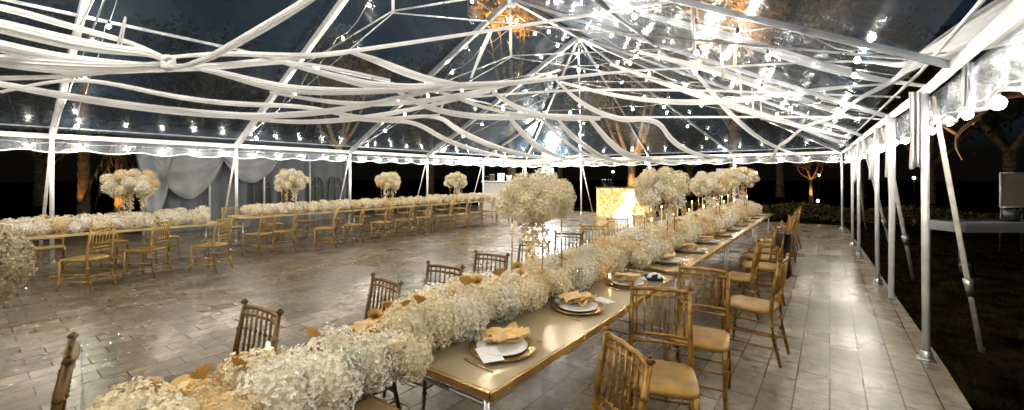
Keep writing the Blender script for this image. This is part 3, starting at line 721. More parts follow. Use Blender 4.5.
def rose(seed, m):
    rr = random.Random(seed); mb = MB()
    for ring, (nr, rad, tilt, hh) in enumerate(((3, .25, .1, .75), (5, .5, .35, .7), (6, .78, .75, .6), (7, 1.0, 1.15, .5))):
        for k in range(nr):
            an = 2*math.pi*k/nr+ring*.5; vs = []
            for v in range(4):
                for u in range(4):
                    aa = an+(u/3-.5)*2*math.pi/nr*1.35; r_ = rad*(.45+.55*(v/3)*math.sin(.5+tilt)); z = hh*(v/3)*math.cos(tilt*.8)+.1*(1-(u-1.5)**2/3)*(v/3)
                    vs.append((r_*math.cos(aa), r_*math.sin(aa), z-.2))
            mb.add(vs, [(v*4+u, v*4+u+1, (v+1)*4+u+1, (v+1)*4+u) for v in range(3) for u in range(3)])
    mb.ball((0, 0, 0), (.7, .7, .45), 8, 5)
    return mb.mesh('rose', M[m])
rose_m = [rose(1, 'hyd'), rose(2, 'hydw'), rose(3, 'hydg')]
def lotus():
    mb = MB()
    for ring, (nr, L, el) in enumerate(((9, .7, 1.25), (14, .95, .95), (18, 1.1, .65))):
        for k in range(nr):
            an = 2*math.pi*k/nr+ring*.3; d = Vector((math.cos(an), math.sin(an), 0)); s = Vector((-math.sin(an), math.cos(an), 0)); up = Vector((0, 0, 1))
            p1 = d*L*.5*math.cos(el)+up*L*.5*math.sin(el); p2 = d*L*math.cos(el)+up*L*math.sin(el)+up*.1
            w = L*.24; mb.add([Vector(), p1+s*w, p2, p1-s*w], [(0, 1, 2, 3)])
    mb.ball((0, 0, .15), .22, 8, 5)
    return mb.mesh('gilded_bloom', M['goldflower'], False)
lotus_m = lotus()
def put(name, me, parent, loc, s, tilt=None):
    sc = (s, s, s*R.uniform(.85, 1.0)) if not isinstance(s, tuple) else s
    return link(name, me, parent, loc, tilt or (R.uniform(-.6, .6), R.uniform(-.6, .6), R.uniform(0, 6.28)), sc)
def pick(lib, w=(.55, .35, .10)):
    r = R.random(); k = 0 if r < w[0] else (1 if r < w[0]+w[1] else 2); return R.choice(lib[k])
def garland(label, xc, y0, y1, z, hw, hh, n, rad, lib, w, group, nlot=6, fade=True):
    root = thing('flower_garland', label, 'garland', (xc, (y0+y1)/2, z), 0, group)
    cnt = 0
    L = y1-y0; rows = int(L/(rad*1.42))
    for i in range(rows):
        y = -L/2+L*(i+.5)/rows
        xs = [-1, .95, .1] if i % 2 else [-.55, .6, 1.15]
        for x in xs:
            if cnt >= 100: break
            r = rad*R.uniform(.82, 1.2)
            px = x*(hw-rad*.5)+R.uniform(-.03, .03); pz = r*.85+hh*(1.25-abs(x)**1.3)*R.uniform(.5, 1.1)
            put('hydrangea', pick(lib, w), root, (px, y+R.uniform(-.03, .03), pz), r); cnt += 1
    for i in range(nlot):
        y = -L/2+L*(i+R.uniform(.2, .8))/nlot; s = R.choice([-1, -.6, .2])
        put('gilded_bloom', lotus_m, root, (s*hw*.8, y, hh+rad*1.35+R.uniform(-.02, .02)-abs(s)*.03), R.uniform(.036, .05), (R.uniform(-.7, .7), R.uniform(-.9, .1), R.uniform(0, 6)))
    for i in range(int(nlot*1.3)):
        y = -L/2+L*(i+R.uniform(.2, .8))/(nlot*1.3)
        put('rose', R.choice(rose_m), root, (R.uniform(-.6, .9)*hw, y, hh+rad*R.uniform(1.0, 1.5)), R.uniform(.035, .05))
    return root
gm = 'flower garlands down the long main row'
GX = -1.70
garland('cream hydrangea garland tumbling across the bottom left foreground', -1.58, -.55, 1.22, .75, .18, -.01, 0, .108, hyd_hi, (.66, .22, .12), gm, 12)
garland('cream hydrangea garland on the front gloss table', GX, 1.24, 3.72, .75, .175, .04, 0, .108, hyd_hi, (.72, .18, .10), gm, 13)
garland('hydrangea garland on the second gloss table', GX+.05, 3.8, 6.3, .75, .24, .12, 0, .10, hyd_lo, (.5, .3, .2), gm, 9)
garland('hydrangea garland on the third gloss table', GX+.08, 6.35, 8.85, .75, .25, .12, 0, .105, hyd_lo, (.45, .25, .3), gm, 9)
garland('hydrangea garland on the farthest gloss table', GX+.08, 8.9, 11.35, .75, .25, .12, 0, .11, hyd_lo, (.45, .25, .3), gm, 9)
gl = 'flower garlands on the left row'
garland('white flower garland overhanging the leftmost table', -9.42, .38, 2.85, .75, .30, .07, 0, .105, hyd_lo, (.25, .7, .05), gl, 10)
garland('white flower garland at the start of the far left row', -10.2, 3.78, 6.15, .75, .28, .05, 0,   .11, hyd_lo, (.3, .65, .05), gl, 9)
garland('white flower garland in the middle of the far left row', -10.2, 6.2, 8.75, .75, .28, .05, 0, .11, hyd_lo, (.5, .35, .15), gl, 8)
garland('white flower garland at the far end of the left row', -10.2, 8.8, 11.8, .75, .28, .05, 0, .12, hyd_lo, (.5, .3, .2), gl, 8)

# gilded blooms standing out of the front garlands
for bi, (px, py, z, sz) in enumerate([(235, 368, .93, .05), (155, 396, .90, .05), (205, 378, .92, .045), (310, 337, .97, .042), (375, 318, .98, .042), (418, 303, 1.0, .05), (406, 307, .98, .04), (465, 285, 1.02, .05), (478, 283, 1.02, .04), (500, 276, 1.03, .05)]):
    q = atz(px, py, z); par = [o for o in COL.objects if o.name.startswith('flower_garland')][0 if q.y < 1.23 else 1]
    put('gilded_bloom', lotus_m, par, q-par.location, sz, (R.uniform(-.2, .7), R.uniform(-.9, -.2), R.uniform(0, 6)))
def centrepiece(label, x, y, zc, rx, rz_, hr, lib, w, group, legs=.15, strands=True, n=26):
    root = thing('tall_centrepiece', label, 'centrepiece', (x, y, .75), 0, group)
    st = thing('stand', None, None); st.parent = root
    zc -= .75
    for sx in (-1, 1):
        for sy in (-1, 1):
            mb = MB(); mb.tube([(sx*legs, sy*legs, 0), (sx*legs, sy*legs, zc-rz_*.3)], .006, 6); build(mb, 'leg', M['goldmetal'], st)
    mb = MB()
    for z in (.0, zc-rz_*.55):
        if z: build(mb, 'ring_frame', M['goldmetal'], st); mb = MB()
        q = [(-legs, -legs, z+.004), (legs, -legs, z+.004), (legs, legs, z+.004), (-legs, legs, z+.004), (-legs, -legs, z+.004)]
        for a, b in zip(q[:-1], q[1:]): mb.tube([a, b], .006, 6)
    build(mb, 'ring_frame', M['goldmetal'], st)
    mb = MB(); mb.ball((0, 0, zc), (rx*.55, rx*.55, rz_*.5), 12, 8); build(mb, 'foam', M['core'], root)
    for i in range(n):
        v = fib(n, i)
        if v.z < -.75: continue
        s = hr*R.uniform(.8, 1.15)
        jt = R.uniform(.86, 1.14); p = Vector((v.x*(rx-hr*.6)*jt, v.y*(rx-hr*.6)*jt, zc+v.z*(rz_-hr*.5)*jt))
        if R.random() < 0: put('rose', R.choice(rose_m[:2]), root, p+v*hr*.3, hr*.45, tuple(v.to_track_quat('Z', 'Y').to_euler()))
        else: put('hydrangea', pick(lib, w), root, p, s)
    if strands:
        for k in range(5):
            a = R.uniform(0, 6.28); mb = MB(); r0 = rx*.35
            x0, y0 = math.cos(a)*r0, math.sin(a)*r0; z0 = zc-rz_*.5; L = R.uniform(.3, .5)*zc*1.2
            mb.tube([(x0, y0, z0), (x0, y0, z0-L)], .003, 4)
            for q in range(int(L/.022)):
                z = z0-q*.022; c = Vector((x0+R.uniform(-.03, .03), y0+R.uniform(-.03, .03), z))
                for kk in range(4):
                    e = Vector((R.uniform(-1, 1), R.uniform(-1, 1), R.uniform(-1, .4))).normalized()*.035; sdv = e.orthogonal().normalized()*.014
                    mb.add([c, c+e*.5+sdv, c+e, c+e*.5-sdv], [(0, 1, 2, 3)])
            build(mb, 'blossom_strand', M['hydw' if k % 2 else 'hydg' if k == 4 else 'hyd'], root, False)
    return root
gc = 'tall bouquets down the long main row'
centrepiece('large cream bouquet on thin gold legs, nearest on the main row', -1.70, 2.55, 1.44, .255, .165, .098, hyd_hi, (.75, .25, 0), gc, .13, n=24)
centrepiece('round cream bouquet before the forked tree trunk, second on the main row', -1.60, 5.0, 1.46, .30, .22, .10, hyd_lo, (.7, .25, .05), gc, .13)
centrepiece('third tall bouquet on the main row, left of the farthest pair', -1.58, 7.45, 1.47, .30, .19, .09, hyd_lo, (.7, .2, .1), gc, .13)
centrepiece('farthest tall bouquet on the main row', -1.50, 9.7, 1.58, .32, .22, .09, hyd_lo, (.7, .2, .1), gc, .13)
gc2 = 'tall bouquets on the left row'
centrepiece('tall white bouquet on the leftmost table', -9.45, 1.80, 1.46, .36, .24, .10, hyd_lo, (.3, .6, .1), gc2, .14, n=24)
centrepiece('tall white bouquet before the arched tent windows', -10.2, 4.78, 1.50, .36, .26, .10, hyd_lo, (.4, .5, .1), gc2, .14, n=24)
centrepiece('tall cream bouquet in the middle of the far left row', -10.2, 7.55, 1.46, .34, .26, .11, hyd_lo, (.6, .3, .1), gc2, .14, n=22)
centrepiece('tall cream bouquet at the far end of the left row', -10.2, 10.3, 1.46, .36, .28, .11, hyd_lo, (.7, .2, .1), gc2, .14, n=22)
# plume arrangement at left edge
pp = at(-30, 268, 2.3)
root = thing('plume_arrangement', 'soft beige flower clump cut off by the left edge', 'flower arrangement', (pp.x, pp.y, 0))
mb = MB(); mb.lathe([(.13, 0), (.13, .02), (.025, .05), (.02, .7), (.08, .82), (.1, .9)], n=20); build(mb, 'pedestal', M['goldmetal'], root)
tan_m = [hyd(300, s_, .20).mesh('plume_head', [M['pampas'], M['pampas']], False) for s_ in (5, 6)]
for i in range(40):
    v = fib(40, i); jt = R.uniform(.8, 1.1)
    link('plume_head', R.choice(tan_m), root, (v.x*.165*jt, v.y*.165*jt, pp.z+v.z*.22*jt), (R.uniform(0, 3), R.uniform(0, 3), 0), (.085, .085, .085))
mb = MB(); mb.ball((0, 0, pp.z), (.15, .15, .17), 12, 8); build(mb, 'plume_core', M['pampas'], root)
put('gilded_bloom', lotus_m, root, (.16, -.1, pp.z+.02), .09)

# ================================================================== PLACE SETTINGS
ch_m = MB().lathe([(0, 0), (.11, 0), (.165, .012), (.165, .017), (.11, .006), (0, .006)], n=40).mesh('charger', M['charger'])
pl_m = MB().lathe([(0, 0), (.07, 0), (.125, .014), (.127, .018), (.075, .006), (0, .006)], n=40).mesh('dinner_plate', M['plate'])
def napkin_mesh(seed):
    rr = random.Random(seed); mb = MB()
    for k in range(3):
        nu, nv = 10, 8; vs = []; a0 = rr.uniform(-.5, .5); ox, oy = rr.uniform(-.03, .03), rr.uniform(-.03, .03)
        for j in range(nv+1):
            for i in range(nu+1):
                u, v = i/nu-.5, j/nv-.5
                x = u*.17+ox; y = v*.11+oy; z = .012+k*.012+.014*math.sin(u*9+k*2)*math.cos(v*7+k)+.012*math.sin(v*15+seed)
                vs.append((x*math.cos(a0)-y*math.sin(a0), x*math.sin(a0)+y*math.cos(a0), max(.004, z)))
        mb.add(vs, [(j*(nu+1)+i, j*(nu+1)+i+1, (j+1)*(nu+1)+i+1, (j+1)*(nu+1)+i) for j in range(nv) for i in range(nu)])
    return mb.mesh('napkin', M['napkin'])
nap_m = [napkin_mesh(s) for s in (1, 2, 3)]
card_m = MB().box((0, 0, .0015), (.10, .15, .002)).mesh('menu_card', M['paper'], False)
fk = MB(); fk.tube([(0, -.09, .003), (0, .03, .004), (0, .05, .005)], [.004, .003, .008], 6, flat=(1, .4))
for k in (-1, 0, 1): fk.tube([(k*.005, .05, .005), (k*.006, .095, .007)], .0017, 4)
fork_m = fk.mesh('fork', M['goldmetal'])
kf = MB(); kf.tube([(0, -.1, .003), (0, .0, .004), (0, .02, .004), (0, .1, .004), (0, .115, .003)], [.005, .005, .009, .009, .001], 6, flat=(1, .25)); knife_m = kf.mesh('knife', M['goldmetal'])
def cup_prof(r, h, st=True):
    return [(.033, 0), (.034, .003), (.006, .008), (.004, h*.5), (.02, h*.54), (r, h*.72), (r*.92, h), (r*.9, h), (r*.95, h*.73), (.018, h*.56), (0, h*.55)]
wine_m = MB().lathe(cup_prof(.036, .21), n=20).mesh('wine_glass', M['glass'])
votive_m = MB().lathe([(0, 0), (.028, 0), (.032, .07), (.029, .07), (.026, .006), (0, .006)], n=18).mesh('votive', M['glass'])
cyl_m = MB().lathe([(0, 0), (.05, 0), (.052, .002), (.052, .26), (.049, .26), (.048, .006), (0, .006)], n=28).mesh('glass_cylinder', M['glass'])
cand_m = MB().lathe([(0, 0), (.024, 0), (.024, .10), (.018, .104), (0, .10)], n=16).mesh('candle', M['wax'])
flame_m = MB().ball((0, 0, .014), (.006, .006, .014), 8, 6).mesh('flame', FLAME)
taper_m = MB().lathe([(.03, 0), (.03, .006), (.007, .012), (.006, .1), (.014, .115), (.012, .125)], n=12).mesh('candle_holder', M['goldmetal'])
tap2_m = MB().lathe([(.010, .12), (.009, .36), (.002, .37)], n=10).mesh('taper', M['wax'])
sett = [1.62, 2.42, 3.2, 4.27, 5.05, 5.85, 6.7, 7.5, 8.3, 9.15, 9.95, 10.75]
for i, y in enumerate(sett):
    x = -1.285+R.uniform(-.015, .015); od = ORD[i]
    tag(link('charger_plate', ch_m, None, (x, y, .7505)), 'round gilt charger on the aisle side, %s from the viewer' % od, 'charger', 'gilt chargers on the aisle side')
    tag(link('dinner_plate', pl_m, None, (x, y, .7575)), 'white plate on the gilt charger, %s from the viewer on the aisle side' % od, 'plate', 'white plates on the aisle side')
    tag(link('napkin', nap_m[i % 3], None, (x-.045, y+.05, .770), (0, 0, R.uniform(-.4, .4)+1.2), (1.15, 1.15, 1.15)), 'crumpled gold napkin on a plate, %s from the viewer on the aisle side' % od, 'napkin', 'gold napkins on the aisle side')
    if i < 7:
        tag(link('menu_card', card_m, None, ((x+.02, y-.12, .772) if i == 0 else (x+.05, y+.26, .7505)), (0.05 if i == 0 else 0, 0.0, 1.0 if i == 0 else R.uniform(-.3, .4)+1.2)), 'white card %s, %s from the viewer' % ('lying on the plate' if i == 0 else 'lying beside the plate', od), 'card', 'white cards on the table')
        tag(link('fork', fork_m, None, (x+.02, y+.20, .7515), (0, 0, 1.5+R.uniform(-.1, .1))), 'gold fork beside a charger on the aisle side, %s from the viewer' % od, 'fork', 'gold forks')
        tag(link('knife', knife_m, None, (x+.03, y-.205, .7515), (0, 0, 1.5+R.uniform(-.1, .1))), 'gold knife beside a charger on the aisle side, %s from the viewer' % od, 'knife', 'gold knives')
    if i: tag(link('wine_glass', wine_m, None, (x-.12, y+.24, .7505)), 'clear stemmed glass by the garland on the aisle side, %s from the viewer' % od, 'glass', 'stemmed glasses on the aisle side')
    v = thing('votive_candle', 'small votive candle in clear glass by the aisle side settings, %s from the viewer' % od, 'candle', (x-.14, y-.02, .7505), 0, 'votive candles')
    link('glass_cup', votive_m, v); c = link('wax', cand_m, v, (0, 0, .004), (0, 0, 0), (.8, .8, .35))
    if i > 1: link('flame', flame_m, v, (0, 0, .042))
# folded black-and-white bundle at the table corner
mb = MB(); mb.box((0, 0, .012), (.12, .17, .022)); mb.mi = 1; mb.tube([(-.05, -.07, .03), (-.02, 0, .04), (.03, .07, .03)], .018, 8, flat=(1, .6)); mb.tube([(.03, -.08, .028), (.05, 0, .036), (.04, .08, .028)], .014, 8, flat=(1, .6))
tag(build(mb, 'folded_napkin', [M['black'], M['paper']], loc=(-1.17, 3.50, .7505), rot=(0, 0, .5)), 'black tray with rolled white napkins at the far table corner', 'napkin')
# dance floor side of the table: glass chargers
gch = MB().lathe([(0, 0), (.11, 0), (.17, .014), (.17, .019), (.11, .007), (0, .006)], n=44).mesh('glass_charger', M['glass'])
for i, y in enumerate([.55, 1.35, 2.15, 2.95, 4.3, 5.1]):
    tag(link('glass_charger', gch, None, (-2.0, y, .7505)), 'clear glass charger on the far side of the garland, %s from the viewer' % ORD[i], 'charger', 'glass chargers')
    tag(link('napkin', nap_m[i % 3], None, (-2.0, y, .76), (0, 0, R.uniform(0, 3))), 'gold napkin on a clear glass charger, %s from the viewer' % ORD[i], 'napkin', 'gold napkins on glass chargers')
hc = [(atz(100, 404, .76), 'tall clear glass cylinder before the dark chair at the lower left', 1.0), (atz(268, 372, .76), 'clear glass cylinder with a candle beside the second dark chair', .55), (Vector((-2.02, 1.62, 0)), 'tall clear glass cylinder beside the third dark chair', 1.05),
      (Vector((-1.98, 1.78, 0)), 'slender glass cylinder next to the one by the third dark chair', 1.0), (Vector((-1.46, .93, 0)), 'round clear glass vase nestled in the foreground garland', .75), (Vector((-1.5, 1.95, 0)), 'clear glass cylinder at the foot of the front garland', .4)]
for q, lab, s in hc:
    v = thing('hurricane_vase', lab, 'vase', (q.x, q.y, .7505)); link('glass_cylinder', cyl_m, v, (0, 0, 0), (0, 0, 0), (1, 1, s)); 
    if 'with a candle' in lab: link('candle', cand_m, v, (0, 0, .008)); link('flame', flame_m, v, (0, 0, .112))
for i in range(18):
    y = 4.4+i*.4; xx = -1.98 if i % 2 else -1.5
    v = thing('taper_candle', 'slim ivory taper candle in a gold holder among the far garlands, %s from the viewer' % ORD[i], 'candle', (xx+R.uniform(-.04, .04), y, .7505), 0, 'taper candles'); link('candle_holder', taper_m, v, (0, 0, 0), (0, 0, 0), (1, 1, 1.2)); link('taper', tap2_m, v, (0, 0, 0), (0, 0, 0), (1, 1, 1.05)); link('flame', flame_m, v, (0, 0, .39))
# left tables: plates
k = 0
for (x0, x1, y0, y1), nm in zip(LT, ('leftmost table', 'first table of the far left row', 'middle table of the far left row', 'last table of the far left row')):
    for j in range(3):
        y = y0+(y1-y0)*(j+.5)/3
        tag(link('dinner_plate', pl_m, None, (x1-.16, y, .7505)), 'white plate on the %s, %s from the left' % (nm, ORD[j]), 'plate', 'plates on the left row')
        tag(link('napkin', nap_m[j], None, (x1-.16, y, .764)), 'gold napkin, %s, %s from left' % (nm, ORD[j]), 'napkin', 'gold napkins on the left row')

# fallen petals
mb = MB()
for k in range(420):
    x = R.uniform(-10, -2.3); y = R.uniform(-.2, 13)
    if R.random() < .7: x = R.uniform(-8.5, -5); y = R.uniform(0, 7)
    a = R.uniform(0, 6.28); s = R.uniform(.012, .028)
    mb.add([(x+s*math.cos(a), y+s*math.sin(a), .004), (x-.6*s*math.sin(a), y+.6*s*math.cos(a), .010), (x-s*math.cos(a), y-s*math.sin(a), .005), (x+.6*s*math.sin(a), y-.6*s*math.cos(a), .008)], [(0, 1, 2, 3)])
tag(build(mb, 'petals', M['petal'], smooth=False), 'small pale petals scattered over the open paving', 'petals', kind='stuff')
q = atz(192, 265); v = thing('votive_candle', 'small white votive standing on the paving before the leftmost table', 'candle', (q.x, q.y, 0)); link('glass_cup', votive_m, v, (0, 0, 0), (0, 0, 0), (1.3, 1.3, 1.6)); link('wax', cand_m, v, (0, 0, .005))
q = atz(54, 281); tag(link('gilded_bloom', lotus_m, None, (q.x, q.y, .02), (0, 0, 0), (.07, .07, .07)), 'fallen gold flower on the paving by the leftmost table', 'flower')

# ================================================================== BACKGROUND
# grey-draped marquee at left
bt = thing('background_marquee', 'grey walled tent with arched windows behind the left tables', 'tent', (0, 0, 0))
bx = -15.2; y0, y1, zt = 3.1, 9.3, 2.45
mb = MB(); nn = 90; vs = []
for i in range(nn+1):
    y = y0+(y1-y0)*i/nn; w = .05*math.sin(i*.9); vs += [(bx+w, y, 0), (bx+w*.6, y, zt)]
mb.add(vs, [(2*i, 2*i+2, 2*i+3, 2*i+1) for i in range(nn)]); build(mb, 'wall', M['gfabric'], bt)
mb = MB(); mb.add([(bx-.2, y0-.2, zt), (bx-.2, y1+.2, zt), (bx-4, y1, zt+1.0), (bx-4, y0, zt+1.0)], [(0, 1, 2, 3)]); build(mb, 'roof', M['gfabric'], bt)
for k in range(5):
    y = y0+(y1-y0)*k/4; mb = MB(); mb.tube([(bx+.12, y, 0), (bx+.12, y, zt)], .035, 8); build(mb, 'pole', M['alu'], bt)
for yc in (6.15, 7.05, 8.0, 8.75):
    w = .26; mb = MB()
    prof = [(-w, .55), (w, .55)] + [(w*math.cos(a), 1.3+w*1.2*math.sin(a)) for a in [math.pi*j/12 for j in range(13)]]
    mb.add([(bx+.085, yc+u, z) for u, z in prof], [tuple(range(len(prof)))]); o = build(mb, 'window', M['dark'], bt, False)
    fr = MB(); ring = [(bx+.11, yc+u, z) for u, z in prof]; fr.tube(ring+[ring[0]], .022, 6)
    fr.tube([(bx+.11, yc, .55), (bx+.11, yc, 1.6)], .015, 6); fr.tube([(bx+.11, yc-w, 1.25), (bx+.11, yc+w, 1.25)], .015, 6); fr.tube([(bx+.11, yc-w*.7, 1.52), (bx+.11, yc, 1.25), (bx+.11, yc+w*.7, 1.52)], .012, 6)
    build(fr, 'window_frame', M['tablecloth'], o)
def drape(yA, yB, drop, x, parent):
    mb = MB(); nu, nv = 24, 16; vs = []
    for j in range(nv+1):
        for i in range(nu+1):
            u, v = i/nu, j/nv; y = yA+(yB-yA)*u; sag = drop*math.sin(math.pi*u)**.8
            vs.append((x+.06*math.sin(v*14+u*5)+.05*math.sin(u*16), y, 2.38-v*(sag+.15)-.02))
    mb.add(vs, [(j*(nu+1)+i, j*(nu+1)+i+1, (j+1)*(nu+1)+i+1, (j+1)*(nu+1)+i) for j in range(nv) for i in range(nu)])
    build(mb, 'curtain', mat('pale_grey_curtain', (.50, .51, .52), .6, 0, .1, 3, .4, 7) if 'pgc' not in M else M['pgc'], parent)
M['pgc'] = mat('pale_grey_curtain', (.40, .41, .42), .6, 0, .1, 3, .4, 7)
drape(3.2, 5.0, 1.25, bx+.3, bt); drape(4.9, 6.6, .8, bx+.3, bt); drape(2.9, 3.7, 1.9, bx+.35, bt)

# white bar counter at far left corner
def box_thing(name, label, cat, c, dims, rz, m, group=None, bevel=.01):
    mb = MB(); mb.box((0, 0, dims[2]/2), dims); o = build(mb, name, M[m], None, False, c, (0, 0, rz), bevel); return tag(o, label, cat, group)
bp0, bp1 = at(483, 213, 18.6), at(560, 213, 18.6)
bar = thing('bar_counter', 'plain white bar counter at the far end, left of the flood light', 'bar', ((bp0.x+bp1.x)/2, (bp0.y+bp1.y)/2, 0), TH)
bw = (bp1-bp0).length
mb = MB(); mb.box((0, 0, .68), (bw, .6, 1.36)); build(mb, 'front_panel', M['greywhite'], bar, False, bevel=.01)
mb = MB(); mb.box((0, -.04, 1.40), (bw+.12, .74, .05)); build(mb, 'countertop', M['greywhite'], bar, False, bevel=.01)
def onbar(px, h, wpx, kind, label):
    u = (px-521.5)/F*18.6; v = thing({'f': 'picture_frame', 'b': 'bottle', 'k': 'ice_bucket', 'x': 'box'}[kind], label, {'f': 'sign', 'b': 'bottle', 'k': 'bucket', 'x': 'box'}[kind], (bar.location.x+cT*u, bar.location.y+sT*u, 1.425), TH); w = wpx/F*18.6
    if kind == 'f':
        mb = MB(); mb.box((0, 0, h/2), (w, .03, h)); build(mb, 'frame', M['greywhite'], v, False); mb = MB(); mb.box((0, -.018, h/2), (w*.8, .006, h*.82)); build(mb, 'sheet', M['paper'], v, False)
    elif kind == 'b':
        mb = MB(); mb.lathe([(0, 0), (w/2, 0), (w/2, h*.6), (w*.18, h*.78), (w*.18, h)], n=10); build(mb, 'glass', M['glass'], v); mb = MB(); mb.lathe([(w*.2, h*.93), (w*.2, h+.02), (0, h+.02)], n=8); build(mb, 'cap', M['greywhite'], v)
    elif kind == 'k':
        mb = MB(); mb.lathe([(0, 0), (w*.4, 0), (w*.5, h), (w*.46, h), (w*.36, .02), (0, .02)], n=18); build(mb, 'bowl', M['steel'], v)
    else:
        mb = MB(); mb.box((0, 0, h/2), (w, w*.8, h)); build(mb, 'body', M['dark'], v, False, bevel=.01); mb = MB(); mb.box((0, 0, h+.008), (w*1.05, w*.85, .016)); build(mb, 'lid', M['steel'], v, False)
for i, px in enumerate((483, 485.5, 488)): onbar(px, .20, 1.7, 'b', 'pale bottle at the left end of the white bar, %s from the left' % ORD[i])
onbar(492, .28, 5, 'x', 'small grey box on the white bar beside the pale bottles'); onbar(501, .34, 7, 'f', 'white framed sheet standing on the white bar'); onbar(509, .26, 6.5, 'k', 'steel ice bucket on the white bar'); onbar(516, .30, 5, 'x', 'dark box on the white bar near the tent pole')
# framed board beyond
def board(label, px, py, wpx, hpx, d, m='greywhite'):
    c = at(px, py, d); w, h = wpx/F*d, hpx/F*d
    v = thing('sign_board', label, 'sign', (c.x, c.y, 0), TH)
    mb = MB(); mb.box((0, 0, c.z), (w, .03, h)); build(mb, 'panel', M[m], v, False)
    mb = MB()
    for s in (-1, 1): mb.tube([(s*w/2, -.01, c.z-h/2), (s*w/2, -.01, c.z+h/2)], .02, 6); mb.tube([(-w/2, -.01, c.z+s*h/2), (w/2, -.01, c.z+s*h/2)], .02, 6)
    build(mb, 'frame', M['alu'], v); mb = MB()
    for s in (-1, 1): mb.tube([(s*w*.4, .05, 0), (s*w*.35, .04, c.z)], .02, 6)
    build(mb, 'easel', M['dark'], v)
board('grey framed board on an easel above the nearest bouquet', 547.5, 175, 12, 14, 20); board('pale box-shaped board above the farthest bouquets', 724, 173.5, 15, 9, 16)
board('tilted beige board at the right edge beyond the linen table', 1014, 190, 28, 34, 9, 'board')

# gilded bar
ga, gb_ = at(598, 214, 17.6), at(651, 214, 17.6); gw = (gb_-ga).length; gc_ = (ga+gb_)/2
gbar = thing('gilded_bar', 'glowing gold floral bar left of the second bouquet', 'bar', (gc_.x, gc_.y, 0), TH)
mb = MB(); mb.box((0, 0, .56), (gw, .6, 1.12)); build(mb, 'floral_panel', M['barpanel'], gbar, False)
mb = MB(); mb.box((0, 0, 1.15), (gw+.1, .7, .05)); build(mb, 'countertop', M['goldmetal'], gbar, False)
mb = MB(); mb.ball((-gw/2+30/53*gw, -.33, .72), (.26, .05, .36), 20, 12); build(mb, 'oval_medallion', M['glowwhite'], gbar)
mb = MB(); pts = [(-.42, .0), (.34, 0), (.30, .18), (.12, .36), (-.05, .44), (-.28, .26)]; cxx = -gw/2+24/53*gw
mb.add([(cxx+u, -.305, z+.03) for u, z in pts]+[(cxx+u, -.36, z+.03) for u, z in pts], [tuple(range(6)), tuple(range(6, 12))[::-1]]+[(i, (i+1) % 6, (i+1) % 6+6, i+6) for i in range(6)]); build(mb, 'white_relief', emat('backlit_relief', (1, .95, .85), 1.6), gbar, False)
for i, px in enumerate((602.5, 605, 608.5, 611)):
    u = (px-624.5)/F*17.6; o = thing('bottle', 'tall clear bottle on the gilded bar, %s from the left' % ORD[i], 'bottle', (gc_.x+cT*u, gc_.y+sT*u, 1.176), TH, 'bottles on the gilded bar')
    mb = MB(); mb.lathe([(0, 0), (.04, 0), (.04, .2), (.015, .26), (.015, .32)], n=10); build(mb, 'glass', M['glass'], o); mb = MB(); mb.lathe([(.018, .3), (.018, .33), (0, .33)], n=8); build(mb, 'cap', M['steel'], o)
# spot lamp aimed at a target; the bar panel glows by its own emission
def spot(loc, target, power, col, size=1.2, rad=.06):
    l = bpy.data.lights.new('uplight_lamp', 'SPOT'); l.energy = power; l.color = col; l.spot_size = size; l.spot_blend = .6; l.shadow_soft_size = rad
    o = bpy.data.objects.new('uplight_lamp', l); COL.objects.link(o); o.location = loc
    o.rotation_euler = (Vector(target)-Vector(loc)).to_track_quat('-Z', 'Y').to_euler(); return o
def uplight(loc, target, power, label, col=(1, .55, .15), size=1.2):
    loc = Vector(loc); t = thing('uplight', label, 'lamp', loc)
    mb = MB(); mb.lathe([(0, 0), (.07, 0), (.08, .1), (.06, .14), (.05, .1), (0, .1)], n=12); build(mb, 'housing', M['dark'], t)
    l = spot(loc+Vector((0, 0, .2)), target, power, col, size); l.parent = t; l.location = (0, 0, .2)

# person behind the nearest bouquet
def person(label, c, rz):
    me = bpy.data.meshes.new('person'); V = [(0, 0, .95), (0, 0, 1.2), (0, 0, 1.42), (0, 0, 1.52), (-.2, 0, 1.42), (.2, 0, 1.42), (-.26, -.02, 1.14), (.26, -.02, 1.14), (-.2, -.2, .98), (.2, -.2, .98), (-.1, 0, .9), (.1, 0, .9), (-.12, -.02, .5), (.12, -.02, .5), (-.13, .02, .07), (.13, .02, .07), (-.14, -.14, .04), (.14, -.14, .04)]
    E = [(0,1),(1,2),(2,3),(2,4),(2,5),(4,6),(5,7),(6,8),(7,9),(0,10),(0,11),(10,12),(11,13),(12,14),(13,15),(14,16),(15,17)]
    rad = [.15,.14,.13,.055,.075,.075,.05,.05,.035,.035,.1,.1,.065,.065,.04,.04,.035,.035]
    me.from_pydata(V, E, []); me.materials.append(M['black'])
    o = bpy.data.objects.new('person', me); COL.objects.link(o); o.location = c; o.rotation_euler = (0, 0, rz)
    s = o.modifiers.new('Skin', 'SKIN')
    for i, r in enumerate(rad): me.skin_vertices[0].data[i].radius = (r, r*.75 if i < 3 else r)
    me.skin_vertices[0].data[0].use_root = True
    b = o.modifiers.new('Sub', 'SUBSURF'); b.levels = 2; b.render_levels = 2
    h = MB(); h.ball((0, -.01, 1.66), (.085, .1, .125), 14, 10); h.ball((0, -.112, 1.645), (.014, .02, .02), 6, 4); h.tube([(0, 0, 1.48), (0, 0, 1.58)], .05, 8)
    for s_ in (-1, 1): h.ball((s_*.086, 0, 1.65), (.012, .02, .03), 6, 4)
    build(h, 'head', M['skin'], o)
    h = MB(); h.ball((0, .02, 1.70), (.097, .105, .115), 14, 10); build(h, 'hair', M['dark'], o)
    return tag(o, label, 'person')
pc = at(533, 213, 20.2); person('person in dark clothes standing beyond the nearest bouquet, beside the framed board', (pc.x, pc.y, 0), TH)

